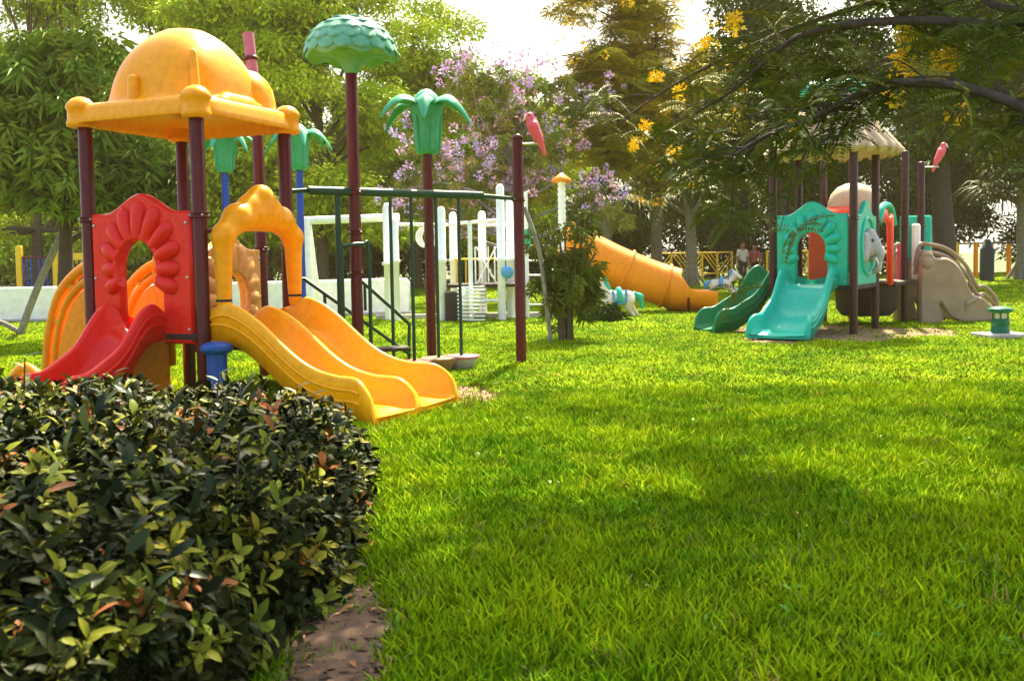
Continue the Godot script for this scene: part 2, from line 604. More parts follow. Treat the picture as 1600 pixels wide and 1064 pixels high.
# a moulded gate panel in the x-y plane with a scalloped hood round its opening
func gate_panel(o: Node, m: Material, w: float, y0: float, shoulder: float, peak: float, ow: float, otop: float, at: Transform3D) -> void:
	var st := ST()
	extrude(st, arch_outline(w, y0, shoulder, peak, ow, otop), 0.09, 0.02)
	var p := part(o, "gate_panel", done(st), m, at)
	var r := ow / 2
	var cy := otop - r * 1.15
	st = ST()
	var rim := []
	for i in 21:
		var a := PI * (i / 20.0) * 1.24 - 0.12 * PI
		rim.append(Vector3(cos(a) * (r + 0.015), cy + sin(a) * (r + 0.015) * 1.15, 0.075))
	tube(st, PackedVector3Array(rim), 0.03, 8)
	part(p, "opening_rim", done(st), m)
	for i in 11:   # scallops, longest over the crown
		var a := PI * (i - 5) / 10.0 * 1.25 + PI / 2
		var L := 0.15 + 0.1 * maxf(0.0, sin(a))
		var d := Vector3(cos(a), sin(a) * 1.1, 0)
		var c := Vector3(cos(a) * r, cy + sin(a) * r * 1.15, 0.005)
		var rows := crv([c + d * 0.0 + Vector3(0, 0, 0.055), c + d * L * 0.45 + Vector3(0, 0, 0.045), c + d * L * 0.85 + Vector3(0, 0, 0.02), c + d * L - Vector3(0, 0, 0.02)], 4)
		var rr := []
		for k in rows.size():
			var t := float(k) / (rows.size() - 1)
			rr.append(lerpf(0.06, 0.086, sin(t * PI * 0.8)) * (1.0 if t < 0.8 else sqrt(maxf(0.05, 1.0 - pow((t - 0.8) / 0.2, 2)))) * (ow / 0.5))
		part(p, "scallop", tubem(rows, rr, 10), m)
	for s in [-1.0, 1.0]:
		for y in [y0 + 0.12, (y0 + shoulder) / 2, shoulder - 0.1]:
			part(p, "bolt", lathem([Vector2(0.014, 0), Vector2(0.014, 0.01), Vector2(0.006, 0.015)], 10), M.steel, xf(Vector3(s * (w / 2 - 0.04), y, 0.044), Vector3(PI / 2, 0, 0)))

# an open moulded slide running out along +x from the origin
func slide(o: Node, called: String, m: Material, L: float, h0: float, h1: float, w: float, wall: float, lanes: int, at: Transform3D, wave := 0.0, label := "", flare := 0.0) -> Node:
	var st := ST()
	var rows := []
	var rims := [PackedVector3Array(), PackedVector3Array(), PackedVector3Array()]
	var n := 44
	for i in n + 1:
		var t := float(i) / n
		var q := clampf((t - 0.06) / 0.72, 0.0, 1.0)
		var y := h1 + (h0 - h1) * (1.0 - q) + (h0 - h1) * 0.11 * sin(q * TAU) + wave * sin(q * TAU * 1.5) * sin(q * PI)
		if t > 0.78: y = h1 - 0.03 * smoothstep(0.88, 1.0, t)
		var end := sqrt(maxf(0.0, 1.0 - pow(clampf((t - 0.84) / 0.16, 0, 1), 2.2)))
		var wh := wall * (0.55 + 0.45 * smoothstep(0.0, 0.16, t)) * (0.04 + 0.96 * end)
		var z := w / 2 + flare * smoothstep(0.8, 1.0, t)
		var x := L * t
		var half := [Vector2(z - 0.01, -0.07 * (1 if t < 0.97 else 0.6)), Vector2(z, wh - 0.035), Vector2(z - 0.008, wh - 0.01), Vector2(z - 0.03, wh), Vector2(z - 0.055, wh - 0.01), Vector2(z - 0.066, wh - 0.04), Vector2(z - 0.08, minf(0.08, wh * 0.5)), Vector2(z - 0.115, 0.022 * end), Vector2(z - 0.17, 0.0)]
		var ring := PackedVector3Array()
		for p in half: ring.append(Vector3(x, y + p.y, -p.x))
		if lanes == 2:
			var dh := (wh * 0.8) * smoothstep(0.0, 0.08, t)
			for p in [Vector2(0.1, 0), Vector2(0.065, 0.02 * end), Vector2(0.045, dh * 0.7), Vector2(0.028, dh - 0.012), Vector2(0.0, dh), Vector2(-0.028, dh - 0.012), Vector2(-0.045, dh * 0.7), Vector2(-0.065, 0.02 * end), Vector2(-0.1, 0)]:
				ring.append(Vector3(x, y + maxf(p.y, 0.0), -p.x))
			rims[2].append(Vector3(x, y + dh, 0))
		else:
			for k in 3: ring.append(Vector3(x, y - 0.012, (k - 1) * 0.1))
		for k in 9:
			var p: Vector2 = half[8 - k]
			ring.append(Vector3(x, y + p.y, p.x))
		ring.append(Vector3(x, y - 0.075 * (1 if t < 0.97 else 0.6), z - 0.06))
		ring.append(Vector3(x, y - 0.075 * (1 if t < 0.97 else 0.6), -z + 0.06))
		rows.append(ring)
		if t < 0.93:
			rims[0].append(Vector3(x, y + wh * 0.62, z + 0.002))
			rims[1].append(Vector3(x, y + wh * 0.3, z - 0.003))
	grid(st, rows, true)
	fan(st, rows[0], true)
	fan(st, rows[-1])
	var s := part(o, called, done(st), m, at)
	if label: s.set_meta("label", label)
	for k in 2:
		var a := PackedVector3Array()
		for p in rims[k]: a.append(p * Vector3(1, 1, -1))
		part(s, "side_bead", tubem(rims[k], 0.014, 6), m)
		part(s, "side_bead", tubem(a, 0.014, 6), m)
	return s

# curved ladder of moulded bars; profile in (d, y) out from the deck along +x
func hump(o: Node, called: String, m: Material, outline: Array, thick: float, z: float) -> Node:
	var st := ST()
	extrude(st, PackedVector2Array(outline), thick, 0.022)
	return part(o, called, done(st), m, xf(Vector3(0, 0, z)))

func palm_leaf(L: float, w: float, rise: float, fall: float) -> ArrayMesh:   # thick moulded frond out along +x
	var st := ST()
	var rows := []
	for i in 13:
		var t := i / 12.0
		var c := Vector3(L * (t - 0.12 * t * t), rise * sin(t * 2.2) - fall * t * t * t, 0)
		var hw := w * sin(PI * clampf(0.1 + 0.86 * t, 0, 1)) * (1.0 + 0.12 * sin(t * 30))
		var ring := PackedVector3Array()
		for j in 12:
			var a := TAU * j / 12.0
			ring.append(c + Vector3(0, sin(a) * 0.022 + 0.03 * (1 - absf(cos(a))) - absf(cos(a)) * hw * 0.35, cos(a) * hw))
		rows.append(ring)
	grid(st, rows, true)
	fan(st, rows[0], true); fan(st, rows[-1])
	return done(st)

func palm_pole(label: String, at: Vector3, h: float, polem: Material, turn: float, group := "", s := 1.0) -> void:
	var o := thing("toy_palm_tree", label, "toy palm", at, turn, group)
	part(o, "pole", lathem([Vector2(0.058, -0.05), Vector2(0.058, h + 0.05)], 18), polem)
	var c := part(o, "collar", lathem([Vector2(0.1, h), Vector2(0.135, h + 0.02), Vector2(0.145, h + 0.2), Vector2(0.165, h + 0.42), Vector2(0.2, h + 0.5), Vector2(0.19, h + 0.6), Vector2(0.13, h + 0.7), Vector2(0.06, h + 0.76), Vector2(0.002, h + 0.775)], 14), M.palm_green)
	for i in 6:
		part(c, "frond", palm_leaf(0.66 * s, 0.11 * s, 0.16, 0.3 + 0.05 * (i % 3)), M.palm_green, Transform3D(Basis.from_euler(Vector3(0, TAU * i / 6.0 + 0.35, 0.12)), Vector3(0, h + 0.5, 0)))
	for i in 5:
		var a := TAU * i / 5.0
		part(c, "collar_rib", barm(Vector3(cos(a) * 0.14, h + 0.05, sin(a) * 0.14), Vector3(cos(a) * 0.175, h + 0.45, sin(a) * 0.175), 0.02, 8), M.palm_green)

func parrot(label: String, at: Vector3, turn: float, m: Material, s := 1.0) -> void:
	var o := thing("toy_parrot", label, "toy bird", at, turn)
	var b := part(o, "body", netm([[Vector3(-0.02, 0.05, 0), Vector3(0.04, -0.09, 0), 0.075, 0.06], [Vector3(-0.05, 0.13, 0), Vector3(-0.05, 0.15, 0), 0.055, 0.05], [Vector3(0.05, -0.1, 0), Vector3(0.12, -0.3, 0), 0.045, 0.022], [Vector3(0.0, 0.04, 0.06), Vector3(0.09, -0.16, 0.05), 0.04, 0.018], [Vector3(0.0, 0.04, -0.06), Vector3(0.09, -0.16, -0.05), 0.04, 0.018]], 0.03, 0.016), m, xf(Vector3.ZERO, Vector3.ZERO, Vector3.ONE * s))
	part(b, "beak", netm([[Vector3(-0.095, 0.15, 0), Vector3(-0.13, 0.1, 0), 0.024, 0.01]], 0.02, 0.008), M.cream)
	for e in [-1.0, 1.0]: part(b, "eye", lathem([Vector2(0.001, 0), Vector2(0.011, 0.002), Vector2(0.008, 0.007), Vector2(0.001, 0.009)], 8), M.black, xf(Vector3(-0.065, 0.165, e * 0.046), Vector3(e * PI / 2, 0, 0)))

func sheet(called: String, outline: PackedVector2Array, y: float, m: Material) -> void:   # a low patch on the ground, its middle a little raised
	var c := Vector2.ZERO
	for p in outline: c += p
	c /= outline.size()
	var st := ST()
	var rows := []
	for k in 7:
		var t := k / 6.0
		var ring := PackedVector3Array()
		for p in outline:
			var q := c.lerp(p, t)
			ring.append(Vector3(q.x, y + 0.02 * (1 - t * t) + 0.008 * sin(q.x * 17.0) * sin(q.y * 23.0) * (1 - t), q.y))
		rows.append(ring)
	grid(st, rows, true)
	var o := part(self, called, done(st), m)
	o.set_meta("kind", "structure")

func patch(at: Vector2, r: Vector2, turn: float, seed_: float) -> PackedVector2Array:
	var o := PackedVector2Array()
	for i in 40:
		var a := -TAU * i / 40.0
		var k := 1.0 + 0.13 * sin(a * 3 + seed_) + 0.08 * sin(a * 7 + seed_ * 2.3) + 0.05 * sin(a * 13 + seed_)
		o.append(at + (Vector2(cos(a), sin(a)) * r * k).rotated(turn))
	return o

# ---------------------------------------------------------------- the yellow and red tower
func front_tower() -> void:
	var o := thing("play_tower", "play tower with yellow domed roof, red panel and double yellow slide, behind the shrub", "play tower", V(-2.875, 0, 8.784), -0.393)
	var deck := 0.72
	part(o, "deck", slabm(Vector3(1.3, 0.06, 1.3), 0.01), M.deck, xf(Vector3(0, deck - 0.04, 0)))
	part(o, "deck", slabm(Vector3(1.25, 0.06, 1.15), 0.01), M.deck, xf(Vector3(0, deck - 0.26, -1.25)))
	for c in [[0.6, 0.6], [-0.6, 0.6], [-0.6, -0.6], [0.6, -0.6]]: post(o, c[0], c[1], 2.6, M.maroon, 0.06, [1.68])
	post(o, -0.6, -1.8, 2.95, M.maroon, 0.06, [1.42, 2.05])
	part(o, "pole_extension", tubem(PackedVector3Array([Vector3(-0.6, 2.9, -1.8), Vector3(-0.665, 3.36, -1.83), Vector3(-0.73, 3.78, -1.86)]), 0.062, 16), M.mauve, Transform3D.IDENTITY)
	part(o, "extension_ring", lathem([Vector2(0.06, -0.022), Vector2(0.076, -0.02), Vector2(0.076, 0.02), Vector2(0.06, 0.022)], 18), M.maroon, xf(Vector3(-0.69, 3.5, -1.84), Vector3(0, 0, 0.13)))
	# roof
	var st := ST()
	var sq := PackedVector2Array()
	for i in 48:
		var a := TAU * i / 48.0
		var k := pow(pow(absf(cos(a)), 9.0) + pow(absf(sin(a)), 9.0), -1.0 / 9.0)
		sq.append(Vector2(cos(a), sin(a)) * 0.72 * k)
	var rows := []
	for l in [[0.1, 2.6], [0.9, 2.59], [0.94, 2.53], [0.985, 2.49], [1.0, 2.505], [0.985, 2.55], [0.97, 2.6], [0.95, 2.64], [0.88, 2.665], [0.5, 2.7], [0.1, 2.72]]:
		var ring := PackedVector3Array()
		for p in sq: ring.append(Vector3(p.x * l[0], l[1], -p.y * l[0]))
		rows.append(ring)
	grid(st, rows, true)
	var roof := part(o, "roof", done(st), M.roof_yellow)
	st = ST()
	rows = []
	for i in 19:
		var t := i / 18.0
		var ring := PackedVector3Array()
		for j in 48:
			var a := -TAU * j / 48.0
			var n := lerpf(4.0, 2.0, t)
			var k := pow(pow(absf(cos(a)), n) + pow(absf(sin(a)), n), -1.0 / n)
			var r := 0.545 * k * pow(maxf(0.0, 1.0 - pow(t, 2.3)), 0.52) + 0.07 * exp(-t * 26.0)
			ring.append(Vector3(cos(a) * r, 2.655 + 0.72 * t, sin(a) * r))
		rows.append(ring)
	grid(st, rows, true)
	part(roof, "dome", done(st), M.roof_yellow)
	part(roof, "small_dome", lathem([Vector2(0.3, 2.66), Vector2(0.29, 2.76), Vector2(0.27, 2.86), Vector2(0.22, 2.95), Vector2(0.14, 3.02), Vector2(0.05, 3.05), Vector2(0.002, 3.055)], 22), M.roof_yellow, xf(Vector3(0.3, 0, -0.4)))
	part(roof, "small_dome", lathem([Vector2(0.26, 2.66), Vector2(0.25, 2.76), Vector2(0.2, 2.87), Vector2(0.1, 2.94), Vector2(0.002, 2.96)], 22), M.roof_yellow, xf(Vector3(-0.3, 0, -0.42)))
	part(roof, "ridge", netm([[Vector3(-0.08, 2.66, 0.56), Vector3(-0.08, 2.84, 0.56), 0.055, 0.05]], 0.03, 0.018), M.roof_yellow)
	part(roof, "ridge", netm([[Vector3(0.49, 2.68, 0.46), Vector3(0.42, 3.05, 0.4), 0.045, 0.035]], 0.03, 0.018), M.roof_yellow)
	part(roof, "ridge", netm([[Vector3(0.58, 2.68, 0.2), Vector3(0.58, 2.68, -0.12), 0.06, 0.06], [Vector3(0.6, 2.64, 0.28), Vector3(0.6, 2.64, -0.2), 0.06, 0.06]], 0.03, 0.02), M.roof_yellow)
	for c in [[0.62, 0.62], [-0.62, 0.62], [-0.62, -0.62], [0.62, -0.62]]:
		part(roof, "corner_cap", lathem([Vector2(0.105, 2.46), Vector2(0.135, 2.47), Vector2(0.14, 2.51), Vector2(0.128, 2.53), Vector2(0.128, 2.63), Vector2(0.145, 2.65), Vector2(0.14, 2.68), Vector2(0.12, 2.71), Vector2(0.085, 2.745), Vector2(0.045, 2.762), Vector2(0.001, 2.768)], 24), M.roof_yellow, xf(Vector3(c[0], 0.35, c[1]), Vector3.ZERO, Vector3(0.86, 0.86, 0.86)))
	# red gate and slide on the face towards the viewer
	gate_panel(o, M.red, 1.07, 0.62, 1.72, 1.88, 0.44, 1.5, xf(Vector3(0, 0, 0.6)))
	slide(o, "red_slide", M.red, 1.12, deck, 0.2, 0.56, 0.26, 1, xf(Vector3(-0.02, 0, 0.58), Vector3(0, -PI / 2 - 0.06, 0)), 0.03)
	# yellow arch and double slide
	var a := Vector3(0.74, 0, 0)
	var arch := part(o, "slide_arch", netm([
		[a + Vector3(0, 0.92, 0.5), a + Vector3(0, 1.5, 0.49), 0.06, 0.085], [a + Vector3(0, 0.92, -0.5), a + Vector3(0, 1.5, -0.49), 0.06, 0.085],
		[a + Vector3(0, 1.52, 0.48), a + Vector3(0, 1.66, 0.3), 0.09, 0.11], [a + Vector3(0, 1.52, -0.48), a + Vector3(0, 1.66, -0.3), 0.09, 0.11],
		[a + Vector3(0, 1.66, 0.3), a + Vector3(0, 1.66, -0.3), 0.11, 0.11], [a + Vector3(0, 1.74, 0.12), a + Vector3(0, 1.74, -0.12), 0.13, 0.13], ball(a + Vector3(0.02, 1.84, 0), 0.12)], 0.07, 0.024), M.orange_yellow)
	for z in [0.5, -0.5]: part(arch, "foot_band", lathem([Vector2(0.066, 0.965), Vector2(0.068, 0.97), Vector2(0.068, 0.98), Vector2(0.066, 0.985)], 14), M.black, xf(a + Vector3(0, 0, z)))
	for y in [0.8, 1.55]: part(o, "arch_pin", barm(Vector3(0.6, y, 0.58), Vector3(0.74, y, 0.52), 0.02, 8), M.maroon)
	slide(o, "double_slide", M.slide_yellow, 1.76, deck, 0.13, 1.1, 0.27, 2, xf(Vector3(0.6, 0, 0.02), Vector3(0, -0.07, 0)), 0.0, "", 0.1)
	# tan gate on the lower deck
	gate_panel(o, M.tan_orange, 1.07, 0.4, 1.42, 1.58, 0.5, 1.2, xf(Vector3(-0.6, 0, -1.2), Vector3(0, PI / 2, 0)))
	for k in 6: part(o, "gate_button", lathem([Vector2(0.05, 0), Vector2(0.045, 0.02), Vector2(0.02, 0.035), Vector2(0.001, 0.038)], 12), M.tan_orange, xf(Vector3(-0.545, 1.3 + 0.07 * (2.5 - absf(k - 2.5)), -1.2 + (k - 2.5) * 0.13), Vector3(0, 0, -PI / 2)))
	# orange curved climber on the far left face
	for side in [0.4, -0.42]:
		var outline := []
		for p in crv([Vector3(0, 1.1, 0), Vector3(0.2, 1.1, 0), Vector3(0.46, 0.95, 0), Vector3(0.65, 0.62, 0), Vector3(0.74, 0.22, 0)], 5): outline.append(Vector2(p.x, p.y))
		outline.append_array([Vector2(0.72, 0.0), Vector2(0.3, 0.0), Vector2(0.22, 0.25), Vector2(0, 0.3)])
		var body := part(o, "climber_side", null, null, xf(Vector3(-0.62, 0, side), Vector3(0, PI, 0), Vector3(0.86, 1, 1)))
		st = ST()
		extrude(st, PackedVector2Array(outline), 0.07, 0.02)
		body.mesh = done(st)
		body.material_override = M.carrot
		part(body, "outer_rail", tubem(crv([Vector3(0, 1.28, 0), Vector3(0.3, 1.26, 0), Vector3(0.66, 1.02, 0), Vector3(0.84, 0.62, 0), Vector3(0.9, 0.3, 0), Vector3(1.0, 0.26, 0), Vector3(1.22, 0.34, 0), Vector3(1.42, 0.2, 0), Vector3(1.5, 0.0, 0)], 5), 0.052, 9), M.carrot)
		part(body, "inner_rail", tubem(crv([Vector3(0, 1.17, 0), Vector3(0.26, 1.15, 0), Vector3(0.55, 0.95, 0), Vector3(0.72, 0.6, 0), Vector3(0.8, 0.2, 0), Vector3(0.98, 0.1, 0), Vector3(1.2, 0.16, 0), Vector3(1.32, 0.0, 0)], 5), 0.045, 9), M.carrot)
		for p in [[0.4, 1.07, 0.56, 1.12], [0.63, 0.78, 0.79, 0.78], [0.7, 0.32, 0.88, 0.36]]: part(body, "rail_link", barm(Vector3(p[0], p[1], 0), Vector3(p[2], p[3], 0), 0.03, 8), M.carrot)
		part(body, "handle_loop", tubem(crv([Vector3(0.0, 1.0, 0), Vector3(-0.03, 1.22, 0), Vector3(0.04, 1.38, 0), Vector3(0.17, 1.4, 0), Vector3(0.24, 1.25, 0), Vector3(0.2, 1.05, 0)], 5), 0.035, 9), M.carrot)
	for k in 5: part(o, "climber_step", slabm(Vector3(0.2, 0.05, 0.8), 0.02), M.carrot, xf(Vector3(-0.62 - [0.12, 0.4, 0.58, 0.7, 0.8][k], [0.72, 0.64, 0.46, 0.28, 0.12][k], -0.01)))
	part(o, "climber_back", slabm(Vector3(0.05, 0.62, 0.8), 0.02), M.carrot, xf(Vector3(-0.68, 0.36, -0.01)))
	# stair with dark handrails down to the right
	var inv := o.transform.affine_inverse()
	var foot: Vector3 = inv * V(-1.22, 0, 11.3)
	for p in [[V(-2.18, 1.1, 10.2), V(-1.2, 0.17, 11.3)], [V(-1.76, 1.12, 10.9), V(-1.2, 0.53, 11.3)]]:
		var p0: Vector3 = inv * p[0]
		var p1: Vector3 = inv * p[1]
		var rail := part(o, "handrail", tubem(PackedVector3Array([p0 + Vector3(-0.08, 0.0, 0.02), p0, p1]), 0.02, 8), M.dark_green)
		part(rail, "stay", barm(p0.lerp(p1, 0.18), p0.lerp(p1, 0.18) - Vector3(0, 0.3, 0), 0.018, 8), M.dark_green)
	part(o, "rail_post", barm(foot, inv * V(-1.2, 0.535, 11.3), 0.02, 8), M.dark_green)
	for k in 1: part(o, "stair_tread", slabm(Vector3(0.62, 0.04, 0.24), 0.01), M.deck, xf(Vector3(0.9 + 0.2 * k, 0.36 - 0.13 * k, -1.72 - 0.22 * k), Vector3(0, 0.8, 0)))
	part(o, "grab_hoop", tubem(crv([Vector3(0.62, 0.45, -1.5), Vector3(0.62, 1.36, -1.5), Vector3(0.64, 1.43, -1.52), Vector3(0.74, 1.45, -1.72), Vector3(0.77, 1.38, -1.78), Vector3(0.77, 0.4, -1.78)], 4), 0.02, 8), M.dark_green)

	var b := thing("blue_bollard", "blue round-capped bollard beside the front post under the tower", "bollard", V(-2.38, 0, 7.78))
	part(b, "shaft", lathem([Vector2(0.095, 0), Vector2(0.095, 0.06), Vector2(0.08, 0.08), Vector2(0.082, 0.56)], 18), M.stool_blue)
	part(b, "cap", lathem([Vector2(0.08, 0.555), Vector2(0.12, 0.575), Vector2(0.13, 0.6), Vector2(0.12, 0.63), Vector2(0.08, 0.65), Vector2(0.002, 0.657)], 22), M.stool_blue)

# ---------------------------------------------------------------- hanging steps, mushroom pole, toy palms, parrot post
func step_walk() -> void:
	var o := thing("step_walk", "overhead green beam with hanging bowl steps on thin rods, beside the slide", "balance walk", V(-1.63, 0, 10.22))
	var d := Vector3(1.74, 0, -1.36)
	var beam := part(o, "beam", tubem(PackedVector3Array([d * -0.24 + Vector3(0, 2.0, 0), d * 0.75 + Vector3(0, 2.0, 0)]), 0.045, 14), M.dark_green)
	part(beam, "beam_end", barm(d * -0.33 + Vector3(0, 1.985, 0), d * -0.24 + Vector3(0, 2.0, 0), 0.024, 10), M.dark_green)
	part(beam, "beam_end", barm(d * 0.75 + Vector3(0, 2.0, 0), d + Vector3(0, 1.97, 0), 0.024, 10), M.dark_green)
	var k := 0
	for t in [-0.09, 0.195, 0.314, 0.46, 0.6]:
		var p: Vector3 = d * t + Vector3(0, 0, 0.0)
		var y: float = [0.34, 0.16, 0.16, 0.17, 0.17][k]
		part(o, "hanging_rod", barm(p + Vector3(0, 0.1, 0), p + Vector3(0, 1.96, 0), 0.03 if t < 0 else 0.019, 8), M.dark_green)
		var mt: Material = [M.dull_red, M.brown, M.dull_red, M.brown, M.grey][k]
		var bowl := part(o, "bowl_step", lathem([Vector2(0.09, y - 0.16), Vector2(0.14, y - 0.13), Vector2(0.19, y - 0.02), Vector2(0.2, y - 0.005), Vector2(0.19, y + 0.005), Vector2(0.05, y + 0.012), Vector2(0.002, y + 0.012)], 22), mt, xf(p))
		part(bowl, "rubber_rim", lathem([Vector2(0.195, y - 0.02), Vector2(0.21, y - 0.008), Vector2(0.205, y + 0.01), Vector2(0.185, y + 0.01)], 22), [M.dull_red, M.dull_red, M.dull_red, M.brown, M.mauve][k])
		k += 1

	var mu := thing("mushroom_pole", "tall maroon pole topped by a scaly green mushroom cap", "mushroom pole", V(-1.63, 0, 10.22))
	post(mu, 0, 0, 3.36, M.maroon, 0.062, [1.16, 1.58, 2.0])
	var prof := []
	for i in 12:
		var t := i / 11.0
		prof.append(Vector2(0.47 * cos(t * PI / 2), 3.4 + 0.4 * sin(t * PI / 2)))
	var st := ST()
	var rows := []
	for l in [[0.1, 3.36, 0.0], [0.16, 3.42, 0.0], [0.4, 3.4, 0.5], [0.455, 3.375, 1.0], [0.47, 3.385, 1.0]]:
		var ring := PackedVector3Array()
		for j in 64:
			var a := -TAU * j / 64.0
			ring.append(Vector3(cos(a) * l[0], l[1] + 0.028 * l[2] * cos(a * 8.0), sin(a) * l[0]))
		rows.append(ring)
	for i in range(1, 12):
		var ring := PackedVector3Array()
		var t := i / 11.0
		for j in 64:
			var a := -TAU * j / 64.0
			ring.append(Vector3(cos(a) * prof[i].x, prof[i].y + 0.028 * maxf(0.0, 1.0 - t * 4.0) * cos(a * 8.0), sin(a) * prof[i].x))
		rows.append(ring)
	grid(st, rows, true)
	var cap := part(mu, "mushroom_cap", done(st), M.cap_green)
	part(mu, "stem_funnel", lathem([Vector2(0.066, 3.22), Vector2(0.09, 3.28), Vector2(0.16, 3.37), Vector2(0.3, 3.41)], 20), M.cap_green)
	for ring in 5:
		var n: int = [16, 16, 14, 10, 6][ring]
		var e0 := 0.1 + ring * 0.26
		st = ST()
		var sw := 0.47 * cos(e0) * PI / n * 1.12
		rows = []
		for i in 6:
			var t := i / 5.0
			var hw := sw * sqrt(maxf(0.0, 1.0 - pow(t, 2.2)))
			var row := PackedVector3Array()
			for j in 7:
				var s := (j - 3) / 3.0
				row.append(Vector3(s * hw, -t * 0.135, 0.016 * (0.35 + 0.65 * t) - 0.018 * s * s))
			rows.append(row)
		var edge := PackedVector3Array()
		grid(st, rows)
		var sm := done(st)
		for j in n:
			var a := TAU * (j + 0.5 * (ring % 2)) / n
			var e := e0 + 0.2
			var up := Vector3(-sin(e) * cos(a), cos(e), -sin(e) * sin(a))
			var out := Vector3(cos(e) * cos(a), sin(e), cos(e) * sin(a))
			part(cap, "scale", sm, M.cap_green, Transform3D(Basis(up.cross(out), up, out).orthonormalized(), Vector3(0.472 * cos(e) * cos(a), 3.4 + 0.4 * sin(e), 0.472 * cos(e) * sin(a))))

	palm_pole("maroon pole with big green moulded palm fronds, right of the mushroom pole", V(-0.98, 0, 11.7), 2.53, M.maroon, 0.2)
	palm_pole("blue pole with green moulded palm fronds, seen under the yellow roof's middle", V(-4.78, 0, 16.4), 2.78, M.blue, 0.1, "", 0.95)
	palm_pole("blue pole with green moulded palm fronds, seen just right of the yellow roof", V(-3.53, 0, 16.4), 2.8, M.blue, 0.55, "", 0.95)

	var bp := thing("parrot_post", "plain maroon post with short perch, standing alone in the lawn", "post", V(0.1, 0, 11.57))
	post(bp, 0, 0, 2.68, M.maroon, 0.062, [1.97])
	part(bp, "knob", lathem([Vector2(0.058, 2.66), Vector2(0.066, 2.68), Vector2(0.055, 2.72), Vector2(0.002, 2.74)], 18), M.maroon)
	part(bp, "perch", barm(Vector3(0.04, 2.62, 0), Vector3(0.3, 2.62, 0), 0.014, 8), M.steel)
	parrot("red toy parrot perched on the lone maroon post", V(0.3, 2.79, 11.57), 0.0, M.pink, 1.0)

